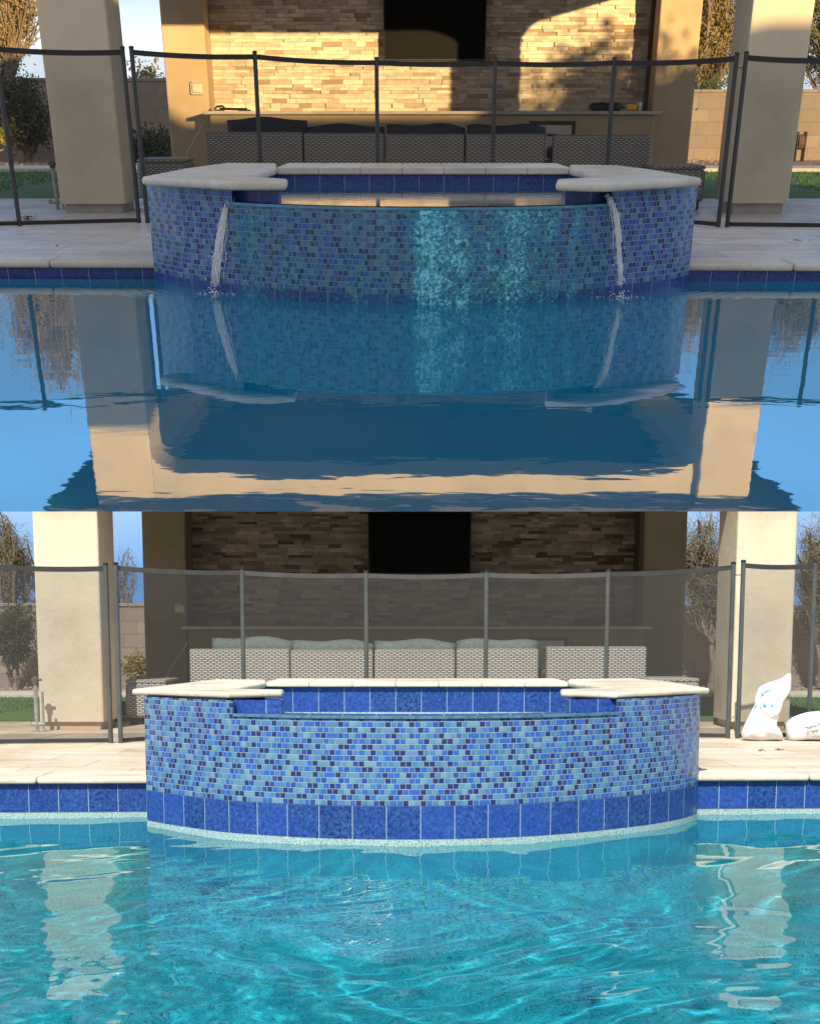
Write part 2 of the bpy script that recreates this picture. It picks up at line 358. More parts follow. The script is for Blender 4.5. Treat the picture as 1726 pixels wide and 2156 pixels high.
def film():
    t = NT('sheeting_water_film'); uv = t.n.new('ShaderNodeUVMap').outputs[0]
    s_ = t.n.new('ShaderNodeSeparateXYZ'); t.l.new(uv, s_.inputs[0])
    mpn = t.n.new('ShaderNodeMapping'); mpn.inputs['Scale'].default_value = (1, .12, 1); t.l.new(uv, mpn.inputs[0])
    wob = t.math('MULTIPLY', t.math('SUBTRACT', t.noise(uv, 4, 4), .5), .13)
    u = t.math('ADD', s_.outputs[0], wob)
    tot = None
    for c0, w0, a0 in ((1.07, .085, 1.15), (1.21, .06, .8), (1.44, .14, .75), (1.66, .05, .45), (1.79, .03, .6), (.86, .035, .36), (.70, .05, .30), (.32, .03, .32), (.12, .08, .32)):
        d = t.math('DIVIDE', t.math('SUBTRACT', u, c0), w0)
        g = t.math('MULTIPLY', t.math('POWER', 2.718, t.math('MULTIPLY', t.math('MULTIPLY', d, d), -1.0)), a0)
        tot = g if tot is None else t.math('ADD', tot, g)
    tot = t.math('MULTIPLY', tot, t.ramp(t.noise(uv, 5.5, 5, .65, .5), [(.34, .25), (.62, 1.0)]))
    fine = t.noise(uv, 48, 4, .75, .8)
    fine2 = t.noise(mpn.outputs[0], 30, 3, .6)
    k = t.math('MULTIPLY', tot, t.ramp(fine, [(.36, .25), (.56, 1.0)]))
    k = t.math('ADD', k, t.math('MULTIPLY', t.ramp(fine, [(.52, 0.0), (.62, .55)]), t.ramp(fine2, [(.3, .25), (.7, .9)])))
    k = t.math('ADD', t.math('MULTIPLY', k, .85), .13)
    k = t.math('MINIMUM', k, .92)
    t.P(Base_Color=t.ramp(k, [(.15, (.02, .20, .26)), (.5, (.06, .46, .60)), (.9, (.24, .74, .90))]), Roughness=.12)
    tp = t.n.new('ShaderNodeBsdfTransparent'); m = t.n.new('ShaderNodeMixShader')
    t.l.new(k, m.inputs[0]); t.l.new(tp.outputs[0], m.inputs[1]); t.l.new(t.b.outputs[0], m.inputs[2]); t.l.new(m.outputs[0], t.out.inputs[0])
    t.bump(fine, .6, .01)
    return t.m
M['film'] = film()
def foam():
    t = NT('aerated_white_water'); t.P(Base_Color=(.86, .91, .95), Roughness=.35, Transmission_Weight=.08, IOR=1.33)
    return t.m
M['foam'] = foam()

# ------------------------------------------------------------------ mesh helpers
class MB:
    def __init__(s): s.v = []; s.f = []; s.uv = []
    def quad(s, p, uv=None):
        b = len(s.v); s.v += [Vector(q) for q in p]; s.f.append(tuple(range(b, b + len(p))))
        s.uv.append(uv or [(q[0], q[1]) for q in p])
    def box(s, lo, hi):
        x0, y0, z0 = lo; x1, y1, z1 = hi
        c = [(x0, y0, z0), (x1, y0, z0), (x1, y1, z0), (x0, y1, z0), (x0, y0, z1), (x1, y0, z1), (x1, y1, z1), (x0, y1, z1)]
        b = len(s.v); s.v += [Vector(q) for q in c]
        for f, ax in (((0, 1, 5, 4), 'xz'), ((1, 2, 6, 5), 'yz'), ((2, 3, 7, 6), 'xz'), ((3, 0, 4, 7), 'yz'), ((4, 5, 6, 7), 'xy'), ((3, 2, 1, 0), 'xy')):
            s.f.append(tuple(b + i for i in f))
            s.uv.append([(c[i]['xyz'.index(ax[0])], c[i]['xyz'.index(ax[1])]) for i in f])
    def prism(s, poly, z0, z1):
        n = len(poly); b = len(s.v)
        area = sum(poly[i][0] * poly[(i + 1) % n][1] - poly[(i + 1) % n][0] * poly[i][1] for i in range(n))
        if area < 0: poly = poly[::-1]
        s.v += [Vector((p[0], p[1], z0)) for p in poly] + [Vector((p[0], p[1], z1)) for p in poly]
        s.f.append(tuple(range(b + n, b + 2 * n))); s.uv.append([(p[0], p[1]) for p in poly])
        s.f.append(tuple(range(b + n - 1, b - 1, -1))); s.uv.append([(p[0], p[1]) for p in poly[::-1]])
        d = 0
        for i in range(n):
            j = (i + 1) % n; L = math.dist(poly[i][:2], poly[j][:2])
            s.f.append((b + i, b + j, b + n + j, b + n + i)); s.uv.append([(d, z0), (d + L, z0), (d + L, z1), (d, z1)]); d += L
    def tube(s, pts, rad, n=8, cap=True):
        rads = rad if isinstance(rad, (list, tuple)) else [rad] * len(pts)
        b0 = len(s.v); pts = [Vector(p) for p in pts]
        for i, p in enumerate(pts):
            d = (pts[min(i + 1, len(pts) - 1)] - pts[max(i - 1, 0)])
            d = d.normalized() if d.length > 1e-9 else Vector((0, 0, 1))
            a = d.orthogonal().normalized() if i == 0 else (a - d * a.dot(d)).normalized()
            c = d.cross(a)
            for k in range(n):
                t = 2 * math.pi * k / n; s.v.append(p + (a * math.cos(t) + c * math.sin(t)) * rads[i])
        for i in range(len(pts) - 1):
            for k in range(n):
                k2 = (k + 1) % n
                s.f.append((b0 + i * n + k, b0 + i * n + k2, b0 + (i + 1) * n + k2, b0 + (i + 1) * n + k))
                s.uv.append([(k / n, i), ((k + 1) / n, i), ((k + 1) / n, i + 1), (k / n, i + 1)])
        if cap:
            s.f.append(tuple(b0 + k for k in range(n - 1, -1, -1))); s.uv.append([(0, 0)] * n)
            e_ = b0 + (len(pts) - 1) * n
            s.f.append(tuple(e_ + k for k in range(n))); s.uv.append([(0, 0)] * n)
    def ribbon(s, pts, z0, z1, v0=None, flip=False, thick=0):
        """vertical wall along a plan polyline, uv = (arc length, height)"""
        d = 0; v0 = z0 if v0 is None else v0
        for i in range(len(pts) - 1):
            p, q = pts[i], pts[i + 1]; L = math.dist(p[:2], q[:2])
            quad = [(p[0], p[1], z0), (q[0], q[1], z0), (q[0], q[1], z1), (p[0], p[1], z1)]
            uv = [(d, z0 - v0), (d + L, z0 - v0), (d + L, z1 - v0), (d, z1 - v0)]
            if flip: quad = quad[::-1]; uv = uv[::-1]
            s.quad(quad, uv); d += L

ROOTS = {}
def link(o, pl):
    pl.col.objects.link(o); return o
def thing(pl, name, label, cat, base=(0, 0, 0), group=None):
    o = bpy.data.objects.new(name, None); link(o, pl); o.empty_display_size = .1
    o.matrix_world = pl.M @ Matrix.Translation(base)
    o['label'] = label; o['category'] = cat
    if group: o['group'] = group
    o['pl'] = pl.tag; ROOTS[o.name] = (pl, Vector(base)); return o
def obj(name, mb, mat, pl=None, parent=None, smooth=False, bevel=0, base=None, weld=False, seg=2):
    """one mesh object; verts given in the place's frame"""
    top = parent
    while top is not None and top.parent is not None: top = top.parent
    if top is not None: pl, b = ROOTS[top.name]
    else: b = Vector(base) if base is not None else Vector((0, 0, 0))
    me = bpy.data.meshes.new(name)
    me.from_pydata([tuple(v - b) for v in mb.v], [], mb.f)
    uvl = me.uv_layers.new(name='UVMap'); i = 0
    dat = []
    for u in mb.uv:
        for q in u: dat += [q[0], q[1]]
    uvl.data.foreach_set('uv', dat)
    me.materials.append(mat)
    if smooth: me.shade_smooth()
    if weld:
        import bmesh
        bm = bmesh.new(); bm.from_mesh(me); bmesh.ops.remove_doubles(bm, verts=bm.verts, dist=1e-5); bm.to_mesh(me); bm.free()
    o = bpy.data.objects.new(name, me); link(o, pl)
    if parent is not None:
        o.parent = parent
    else:
        o.matrix_world = pl.M @ Matrix.Translation(b); ROOTS[o.name] = (pl, b)
    if bevel:
        m = o.modifiers.new('bevel', 'BEVEL'); m.width = bevel; m.segments = seg; m.limit_method = 'ANGLE'; m.angle_limit = R(40)
    return o
def structure(o, kind='structure'): o['kind'] = kind; return o
def tag(o, label, cat, group=None):
    o['label'] = label; o['category'] = cat
    if group: o['group'] = group
    return o
def catmull(pts, n=8):
    out = []; P_ = [Vector(p) for p in pts]
    P_ = [P_[0] * 2 - P_[1]] + P_ + [P_[-1] * 2 - P_[-2]]
    for i in range(1, len(P_) - 2):
        a, b, c, d = P_[i - 1:i + 3]
        for k in range(n):
            t = k / n
            out.append(.5 * ((2 * b) + (c - a) * t + (2 * a - 5 * b + 4 * c - d) * t * t + (3 * b - a - 3 * c + d) * t ** 3))
    out.append(P_[-2]); return out

# ------------------------------------------------------------------ the setting
def spa_curve(pl):
    if pl.tag == 'A':
        z = -.035
        px = [(325, 571), (345, 576), (367, 581), (406, 588), (500, 599), (557, 605), (649, 612), (749, 617), (863, 619.5), (990, 619), (1093, 616), (1183, 612), (1260, 605), (1325, 597), (1370, 592), (1420, 585), (1450, 578)]
    else:
        z = -.177
        px = [(310, 1728), (353, 1736), (393, 1742), (440, 1749), (495, 1755), (552, 1759), (617, 1763), (684, 1766), (754, 1767.5), (825, 1768.5), (898, 1768.3), (971, 1767.2), (1043, 1765), (1111, 1762), (1176, 1757.5), (1238, 1752), (1294, 1746), (1346, 1740), (1391, 1733), (1427, 1726), (1454, 1718.5), (1467, 1713)]
    return catmull([pl.U(a, b, z) for a, b in px], 5)

def interp_curve(pl, cv, px_x):
    """index of the curve point that projects nearest to picture column px_x"""
    best = min(range(len(cv)), key=lambda i: abs(CX + (cv[i][0] / (cv[i][1] or 1)) * (FL * math.cos(pl.a) + (PY - (500 if pl.tag == 'A' else 1600)) * math.sin(pl.a)) - px_x))
    return best

for pl in (A, B):
    isA = pl.tag == 'A'
    cv = spa_curve(pl); pl.cv = cv
    lipL = pl.U(0, 551 if isA else 1640); lipR = pl.U(1726, 558.5 if isA else 1633)
    def lipY(x, lipL=lipL, lipR=lipR): return lipL.y + (x - lipL.x) / (lipR.x - lipL.x) * (lipR.y - lipL.y)
    pl.lipY = lipY
    zw = -.08 if isA else -.205
    zt = -.035 if isA else -.027          # top of the blue tile band
    pl.zw = zw
    zc = .44 if isA else .463             # top of the coping
    th = .042
    zweir = pl.V(863, 437 if isA else 1509, min(p.y for p in cv)).z
    pl.zweir = zweir
    # --- ground ---------------------------------------------------
    if isA:
        Ye = .80 / -pl.ray(863, 1077)[1]   # front edge of the evening terrace
        def hw(y): return .425 * y + .25
        far = 34
        t_eye = -pl.ray(863, 1077)[1]
        # body of the terrace: a wedge of ground below the pool and yard
        mb = MB()
        s_ = t_eye - .0006
        y0 = Ye + .05
        yb = lipY(0)
        def und(y): return .72 - s_ * y - .004
        def col4(y, z): return [(-hw(y), y, z), (hw(y), y, z)]
        a0 = col4(y0, zw - .004); b0 = col4(far, und(far)); a1 = col4(y0, zw - .009)
        top0 = col4(yb, zw - .03); 
        mb.quad([a0[0], a0[1], top0[1], top0[0]]); mb.quad([a1[1], a1[0], b0[0], b0[1]])
        tf = col4(far, -.30); mb.quad([top0[0], top0[1], tf[1], tf[0]]); mb.quad([tf[0], tf[1], b0[1], b0[0]])
        mb.quad([a1[0], a1[1], a0[1], a0[0]])
        for k in (0, 1): mb.quad([a1[k], a0[k], top0[k], tf[k], b0[k]])
        structure(obj('terrace_ground', mb, M['slab'], pl))
        mb = MB(); ys = [Ye, yb + .02]
        mb.quad([(-hw(ys[0]), ys[0], zw), (hw(ys[0]), ys[0], zw), (hw(ys[1]), ys[1] , zw), (-hw(ys[1]), ys[1], zw)])
        mb.quad([(hw(ys[0]), ys[0], zw), (-hw(ys[0]), ys[0], zw), (-hw(ys[0]), ys[0] + .04, zw - .002), (hw(ys[0]), ys[0] + .04, zw - .002)])
        structure(obj('pool_water', mb, M['waterA'], pl))
        X0, X1 = -hw(14), hw(14)
    else:
        X0, X1 = -5.0, 5.2
        mb = MB(); n = 10
        mb.box((-60, 6.0 - 60, -2.2), (60, -4.2, -.02)); mb.box((-60, -4.2, -2.2), (X0 - .4, 7.2, -.02)); mb.box((X1 + .4, -4.2, -2.2), (60, 7.2, -.02)); mb.box((-60, 7.2, -2.2), (60, 300, -.02))
        structure(obj('ground', mb, M['gravel'], pl))
        # pool shell
        mb = MB(); zf = -1.42
        yl, yr = lipY(X0), lipY(X1)
        mb.quad([(X0, -4, zf), (X1, -4, zf), (X1, yr, zf), (X0, yl, zf)])
        mb.quad([(X0, yl, zf), (X1, yr, zf), (X1, yr, -.177), (X0, yl, -.177)])
        mb.quad([(X0, -4, zf), (X0, yl, zf), (X0, yl, -.03), (X0, -4, -.03)])
        mb.quad([(X1, yr, zf), (X1, -4, zf), (X1, -4, -.03), (X1, yr, -.03)])
        mb.quad([(X1, -4, zf), (X0, -4, zf), (X0, -4, -.03), (X1, -4, -.03)])
        # the spa's plastered foot, a hand's width under its tile band
        cl = [Vector((p.x, p.y - .006, 0)) for p in cv]
        mb.ribbon(cl, zf, -.177)
        sh = structure(obj('pool_shell', mb, M['plaster'], pl))
        sh.cycles.is_caustics_receiver = True
        # water: closed volume, rippled top
        import numpy as np
        xs_ = np.concatenate([np.linspace(X0 - .02, -2.7, 60)[:-1], np.linspace(-2.7, 2.7, 330), np.linspace(2.7, X1 + .02, 60)[1:]])
        tv_ = np.concatenate([np.linspace(0, .50, 90)[:-1], np.linspace(.50, 1, 340)])
        nx, ny = len(xs_) - 1, len(tv_) - 1; ya = -4.02
        GX, TV = np.meshgrid(xs_, tv_)
        YE = lipL.y + (GX - lipL.x) / (lipR.x - lipL.x) * (lipR.y - lipL.y) + .02
        GY = ya + (YE - ya) * TV
        rg_ = np.random.RandomState(3)
        WX = GX + .10 * np.sin(1.9 * GX + 2.3 * GY) + .05 * np.sin(5.1 * GY - 3 * GX + 1); WY = GY + .10 * np.sin(2.7 * GX - 1.7 * GY + 2) + .05 * np.sin(4.3 * GX + 2.2 * GY)
        H_ = np.zeros_like(GX)
        for lam, sl, cnt in ((1.1, .010, 4), (.72, .012, 4), (.46, .014, 5), (.30, .013, 6), (.20, .009, 6), (.125, .0065, 7), (.085, .005, 7)):
            pm = .55 + .45 * np.sin(GX * rg_.uniform(.6, 1.6) + GY * rg_.uniform(.6, 1.6) + rg_.uniform(0, 6))
            for q_ in range(cnt):
                l_ = lam * rg_.uniform(.8, 1.25); th_ = rg_.normal(math.pi / 2, .95); k_ = 2 * math.pi / l_
                H_ += pm * sl / k_ * np.sin(k_ * (math.cos(th_) * WX + math.sin(th_) * WY) + rg_.uniform(0, 6.28))
        H_ *= np.clip((YE - GY) / .9, .35, 1)
        V_ = [(float(a), float(b), zw + float(c)) for a, b, c in zip(GX.ravel(), GY.ravel(), H_.ravel())]; F_ = []
        for j in range(ny):
            for i in range(nx):
                a_ = j * (nx + 1) + i; F_.append((a_, a_ + 1, a_ + nx + 2, a_ + nx + 1))
        rim = [i for i in range(nx + 1)] + [j * (nx + 1) + nx for j in range(1, ny + 1)] + [ny * (nx + 1) + i for i in range(nx - 1, -1, -1)] + [j * (nx + 1) for j in range(ny - 1, 0, -1)]
        bb = len(V_); V_ += [(V_[k][0], V_[k][1], zf - .02) for k in rim]
        m_ = len(rim)
        for k in range(m_):
            k2 = (k + 1) % m_; F_.append((rim[k2], rim[k], bb + k, bb + k2))
        F_.append(tuple(range(bb + m_ - 1, bb - 1, -1)))
        me = bpy.data.meshes.new('pool_water'); me.from_pydata(V_, [], F_); me.materials.append(M['waterB'])
        me.shade_smooth()
        for p_ in me.polygons:
            if p_.index >= nx * ny: p_.use_smooth = False
        wo_ = link(bpy.data.objects.new('pool_water', me), pl); structure(wo_)
        wo_.cycles.is_caustics_caster = True
    # --- deck -----------------------------------------------------
    mb = MB()
    iL = cv[0]; iR = cv[-1]
    yfar = 13.4 if isA else 10.8
    Xl, Xr = (-hw(14), hw(14)) if isA else (-9.5, 9.5)
    # two paved sheets either side of the spa and one behind it
    ybk = pl.U(475, 343 if isA else 1431, zc).y
    cz = 0
    def deckpoly(p): mb.prism(p, -.05, cz)
    deckpoly([(Xl, lipY(Xl) + .06), (iL.x + .02, lipY(iL.x) + .06), (iL.x + .02, yfar), (Xl, yfar)])
    deckpoly([(iR.x - .02, lipY(iR.x) + .06), (Xr, lipY(Xr) + .06), (Xr, yfar), (iR.x - .02, yfar)])
    deckpoly([(iL.x + .02, ybk - .1), (iR.x - .02, ybk - .1), (iR.x - .02, yfar), (iL.x + .02, yfar)])
    yrear = 17.2 if isA else 15.0
    x4 = 4.3 if isA else 3.9
    deckpoly([(-x4, yfar), (x4, yfar), (x4, yrear), (-x4, yrear)])
    if not isA:
        deckpoly([(-9.5, -9), (9.5, -9), (9.5, -4.06), (-9.5, -4.06)])
        deckpoly([(-9.5, -4.06), (X0 - .06, -4.06), (X0 - .06, lipY(X0) + .06), (-9.5, lipY(-9.5) + .06)])
        deckpoly([(X1 + .06, -4.06), (9.5, -4.06), (9.5, lipY(9.5) + .06), (X1 + .06, lipY(X1) + .06)])
    structure(obj('pool_deck', mb, M['deckA' if isA else 'deckB'], pl))
    # rounded coping stones and tile band along the pool edge
    mb = MB(); mt = MB()
    for sx, (xa, xb) in (('l', (Xl if isA else X0, iL.x)), ('r', (iR.x, Xr if isA else X1))):
        n = max(1, round((xb - xa) / .6)); stp = (xb - xa) / n
        for i in range(n):
            p, q = xa + i * stp + .0015, xa + (i + 1) * stp - .0015
            yp, yq = lipY(p), lipY(q)
            mb.prism([(p, yp - .02), (q, yq - .02), (q, yq + .30), (p, yp + .30)], -.028, .008)
        mt.ribbon([(xa, lipY(xa) + .012), (xb, lipY(xb) + .012)], -.177 if not isA else -.19, -.027, v0=-.177)
    structure(obj('pool_edge_coping', mb, M['copA' if isA else 'copB'], pl, bevel=.014, seg=3))
    structure(obj('waterline_tiles', mt, M['big_tile'], pl))
    # --- yard -----------------------------------------------------
    if isA:
        gy0, gy1 = 13.42, pl.U(0, 362).y
        wallY = pl.U(0, 338).y
        wl_top = pl.V(50, 163, wallY).z; wr_top = pl.V(1500, 187, wallY).z
        half = hw(wallY + 2)
    else:
        gy0, gy1 = 10.82, pl.U(0, 1469).y
        wallY = pl.U(0, 1446).y
        wl_top = pl.V(60, 1270, wallY).z; wr_top = pl.V(1500, 1275, wallY).z
        half = 14
    pl.wallY = wallY
    mb = MB(); mb.quad([(-half, gy0, .004), (half, gy0, .004), (half, gy1, .004), (-half, gy1, .004)])
    structure(obj('lawn_ground', mb, M['lawn'], pl))
    rg = random.Random(5); mb = MB()
    for i in range(16000 if isA else 13000):
        s1_ = rg.choice((-1, 1)); x = s1_ * rg.uniform(x4 * .62 if gy0 > 0 else 2, min(half, 8.5)); y = gy0 + (gy1 - gy0) * rg.random() ** 1.3
        if abs(x) < x4 + .02 and y < yrear: continue
        h = rg.uniform(.02, .045); an = rg.uniform(0, 6.28); dx, dy = math.cos(an) * .008, math.sin(an) * .008
        mb.quad([(x - dx, y - dy, 0), (x + dx, y + dy, 0), (x + rg.uniform(-.02, .02), y + rg.uniform(-.02, .02), h)])
    structure(obj('lawn_grass', mb, M['grass'], pl), 'stuff')
    mb = MB(); mb.box((-half, gy1, -.05), (half, gy1 + (wallY - gy1) * .22, .05))
    structure(obj('lawn_kerb', mb, M['kerb'], pl, bevel=.01))
    if isA:
        mb = MB(); mb.quad([(-hw(far), gy1 + .3, .006), (hw(far), gy1 + .3, .006), (hw(far), far, .006), (-hw(far), far, .006)])
        structure(obj('gravel_bed', mb, M['gravel'], pl))
    mb = MB()
    rr_ = random.Random(9)
    for i in range(900):                  # loose stones of the planting bed
        x = rr_.uniform(-half + .5, half - .5) if isA else rr_.uniform(-8, 8); y = rr_.uniform(gy1 + (wallY - gy1) * .25, wallY - .1); s_ = rr_.uniform(.02, .07)
        pts = [(x + s_ * math.cos(a_) * rr_.uniform(.6, 1), y + s_ * math.sin(a_) * rr_.uniform(.6, 1)) for a_ in (0, 1.2, 2.3, 3.4, 4.6, 5.5)]
        b_ = len(mb.v); mb.v += [Vector((p[0], p[1], 0)) for p in pts] + [Vector((x, y, s_ * rr_.uniform(.5, 1)))]
        for k in range(6): mb.f.append((b_ + k, b_ + (k + 1) % 6, b_ + 6)); mb.uv.append([(0, 0)] * 3)
    structure(obj('gravel_stones', mb, M['gravel'], pl), 'stuff')
    xs = -1.5 if isA else -1.5
    for nm, xa, xb, zt_, lb in (('block_wall', -half, xs, wl_top, 'grey block yard wall behind the %s left stucco pillar'), ('block_wall', xs, half, wr_top, '%s block yard wall beyond the lawn at the right')):
        tl = ('evening' if isA else 'noon')
        t_ = thing(pl, nm, (('shaded grey block yard wall left of the pavilion in the dusk view' if isA else 'grey block yard wall left of the pavilion in the noon view') if xa < -3 else
              ('sunlit orange block yard wall right of the pavilion in the dusk view' if isA else 'shadow dappled block yard wall right of the pavilion in the noon view')), 'wall', ((xa + xb) / 2, wallY, 0))
        mb = MB(); mb.box((xa, wallY, -.2), (xb, wallY + .2, zt_ - .055)); obj('masonry', mb, M['block'], None, t_)
        mb = MB(); n = int((xb - xa) / .4)
        for i in range(n): mb.box((xa + i * (xb - xa) / n + .003, wallY - .015, zt_ - .052), (xa + (i + 1) * (xb - xa) / n - .003, wallY + .215, zt_))
        obj('cap_course', mb, M['block'], None, t_, bevel=.008)

# ------------------------------------------------------------------ raised spa
def build_spa(pl):
    isA = pl.tag == 'A'; cv = pl.cv
    zt = -.035 if isA else -.027
    zc = .44 if isA else .463
    th = .040 if isA else .030
    zu = zc - th
    zweir = pl.zweir
    t = thing(pl, 'raised_spa', 'raised spa of blue glass mosaic with water sheeting down its front' if isA else 'dry raised spa of bright blue mosaic above the clear teal pool', 'spa', (0, sum(p.y for p in cv) / len(cv), 0))
    yb_, L_, R_ = (None, 485, 1283) if isA else (None, 487, 1298)
    k0 = interp_curve(pl, cv, L_); k1 = interp_curve(pl, cv, R_)
    ribs = [(p.x, p.y) for p in cv]
    U = pl.U
    if isA:
        PL = [(297, 371), (485, 381), (603, 381), (606, 375.5), (522, 370), (582, 352.5), (582, 343), (475, 342), (385, 354)]
        PR = [(1478, 373), (1278, 384), (1170, 382), (1172, 376), (1275, 371), (1199, 353), (1199, 346), (1304, 347), (1375, 356)]
        ry0, ry1, rx0, rx1 = 343, 351, 582, 1199
    else:
        PL = [(277, 1451), (380, 1455), (479, 1458), (594, 1455), (598, 1451.5), (488, 1450.3), (560, 1437.5), (560, 1431), (450, 1430.5), (395, 1437)]
        PR = [(1494, 1449), (1400, 1454), (1298, 1458), (1181, 1455), (1179, 1451), (1288, 1448), (1196, 1436), (1196, 1430.5), (1330, 1428), (1410, 1435)]
        ry0, ry1, rx0, rx1 = 1430.5, 1435.5, 560, 1196
    wl_ = [U(a, b, zc) for a, b in PL]; wr_ = [U(a, b, zc) for a, b in PR]
    back = max(p.y for p in wl_ + wr_)
    rin = U(863, ry1, zc).y; rout = U(863, ry0, zc).y
    rout = max(rout, back - .02)
    cm = M['copA' if isA else 'copB']
    for nm, P_ in (('coping_wing', wl_), ('coping_wing', wr_)):
        mb = MB(); mb.prism([(p.x, p.y) for p in P_], zc - th, zc); obj(nm, mb, cm, None, t, bevel=th * .42, seg=4)
    xl, xr = U(rx0, ry1, zc).x, U(rx1, ry1, zc).x
    mb = MB(); n = 7
    for i in range(n):
        a, b = xl + (xr - xl) * i / n + .0004, xl + (xr - xl) * (i + 1) / n - .0004
        mb.prism([(a, rin), (b, rin), (b, rout), (a, rout)], zc - th - .001, zc - .001)
    obj('rear_coping', mb, cm, None, t, bevel=.007, seg=2)
    # mosaic facade: full height at both wings, weir height between them
    mb = MB(); d = 0; u0 = []
    for i in range(len(ribs) - 1):
        p, q = ribs[i], ribs[i + 1]; L = math.dist(p, q)
        top = zu if (i < k0 or i >= k1) else zweir - .008
        mb.quad([(p[0], p[1], zt), (q[0], q[1], zt), (q[0], q[1], top), (p[0], p[1], top)], [(d, 0), (d + L, 0), (d + L, top - zt), (d, top - zt)])
        u0.append(d); d += L
    # return walls along the sides to the rear
    lo, ro = U(475, 343, zc) if isA else U(450, 1431, zc), U(1304, 348, zc) if isA else U(1330, 1429, zc)
    # facade returns where the wings step up over the weir, each 0.2 m deep
    for k, sgn in ((k0, 1), (k1, -1)):
        p = ribs[k]
        q = (p[0] + sgn * .0, p[1] + .05)
    mb2 = MB()
    mb2.ribbon([(ribs[0][0], ribs[0][1]), (ribs[0][0] + .01, ribs[0][1] + .35), (lo.x + .06, back - .04), (ro.x - .06, back - .04), (ribs[-1][0] - .01, ribs[-1][1] + .35), (ribs[-1][0], ribs[-1][1])], zt, zu, flip=True)
    obj('mosaic_facade', mb, M['mosaic'], None, t)
    obj('mosaic_side', mb2, M['mosaic'], None, t)
    mb = MB(); mb.ribbon([(p[0], p[1] - .004) for p in ribs], -.19 if isA else -.177, zt, v0=-.177)
    mb.ribbon([(ribs[0][0], ribs[0][1] - .004), (ribs[0][0] + .004, pl.lipY(ribs[0][0]) + .02)], -.19 if isA else -.177, zt, v0=-.177, flip=True)
    mb.ribbon([(ribs[-1][0], ribs[-1][1] - .004), (ribs[-1][0] - .004, pl.lipY(ribs[-1][0]) + .02)], -.19 if isA else -.177, zt, v0=-.177)
    obj('blue_tile_band', mb, M['big_tile'], None, t)
    # weir: solid rim between the wings, glass trim on its front edge
    W = .20
    inner = []
    seg = ribs[k0:k1 + 1]
    inner = [(p[0], p[1] + W) for p in seg]
    mb = MB()
    for i in range(len(seg) - 1):
        p, q, q2, p2 = seg[i], seg[i + 1], inner[i + 1], inner[i]
        mb.quad([(p[0], p[1] + .02, zweir), (q[0], q[1] + .02, zweir), (q2[0], q2[1], zweir), (p2[0], p2[1], zweir)])
        mb.quad([(q2[0], q2[1], zweir - .3), (p2[0], p2[1], zweir - .3), (p2[0], p2[1], zweir), (q2[0], q2[1], zweir)])
    obj('weir_rim', mb, M['big_tile'], None, t)
    mb = MB(); n = max(1, (len(seg) - 1) // 12)
    for i in range(len(seg) - 1):
        p, q = seg[i], seg[i + 1]
        e_ = .008
        mb.quad([(p[0], p[1] - e_, zweir - .010), (q[0], q[1] - e_, zweir - .010), (q[0], q[1] - e_, zweir + .002), (p[0], p[1] - e_, zweir + .002)])
        mb.quad([(p[0], p[1] - e_, zweir + .002), (q[0], q[1] - e_, zweir + .002), (q[0], q[1] + .022, zweir + .002), (p[0], p[1] + .022, zweir + .002)])
        mb.quad([(p[0], p[1], zweir - .010), (q[0], q[1], zweir - .010), (q[0], q[1] - e_, zweir - .010), (p[0], p[1] - e_, zweir - .010)])
    obj('weir_trim', mb, M['film_edge' if isA else 'film_edgeB'], None, t)
    for a_, s_ in ((ribs[k0], 1), (ribs[k1], -1)):
        mb = MB(); mb.ribbon([(a_[0] - s_ * .001, a_[1]), (a_[0] - s_ * .001, a_[1] + .075)], zweir, zu, v0=zt)
        obj('mosaic_return', mb, M['mosaic'], None, t)
    # blue tiled cheeks under the wing tips, from the facade inward
    mb = MB()
    tipL = wl_[2 if isA else 3]; tipR = wr_[2 if isA else 3]
    pL, pR = ribs[k0], ribs[k1]
    kL = interp_curve(pl, cv, 586); kR = interp_curve(pl, cv, 1192 if isA else 1198)
    eL = (ribs[kL][0], ribs[kL][1] + .105); eR = (ribs[kR][0], ribs[kR][1] + .105)
    for a, b, inn in ((pL, eL, 1), (eR, pR, -1)):
        mb.ribbon([(a[0], a[1] + (.07 if inn > 0 else .0)), (b[0], b[1] + (.07 if inn < 0 else .0))], zweir + .001, zu, v0=zweir - .01)
    recL = wl_[4 if isA else 5]; recR = wr_[4 if isA else 5]
    bL = wl_[5 if isA else 6]; bR = wr_[5 if isA else 6]
    o_ = .03
    path = [eL, (eL[0] + .003, eL[1] + .12), (recL.x - o_, recL.y), (bL.x - o_, rin + .03), (bR.x + o_, rin + .03), (recR.x + o_, recR.y), (eR[0] - .003, eR[1] + .12), eR]
    cut = zu - .152
    mb.ribbon(path, cut, zu, v0=cut)
    obj('inner_tile_band', mb, M['big_tile'], None, t)
    mb = MB(); mb.ribbon([(p[0], p[1]) for p in path], zweir - .75, cut)
    mb.prism([(p[0], p[1]) for p in path], zweir - .76, zweir - .74)
    obj('basin_plaster', mb, M['plaster'], None, t)
    # spa water
    if isA:
        mb = MB()
        poly = [(p[0], p[1] - .006) for p in seg] + [(R_x, R_y) for R_x, R_y in [(path[6][0] + .03, path[6][1]), (path[5][0], path[5][1]), (path[4][0], path[4][1]), (path[3][0], path[3][1]), (path[2][0], path[2][1]), (path[1][0] - .03, path[1][1])]]
        b_ = len(mb.v); z_ = zweir + .006
        mb.v += [Vector((p[0], p[1], z_)) for p in poly]; mb.f.append(tuple(range(len(poly)))); mb.uv.append([(p[0], p[1]) for p in poly])
        structure(obj('spa_water', mb, M['spaA'], pl))
        # film of water on the facade, standing a few mm proud of the tiles
        mb = MB(); d = 0
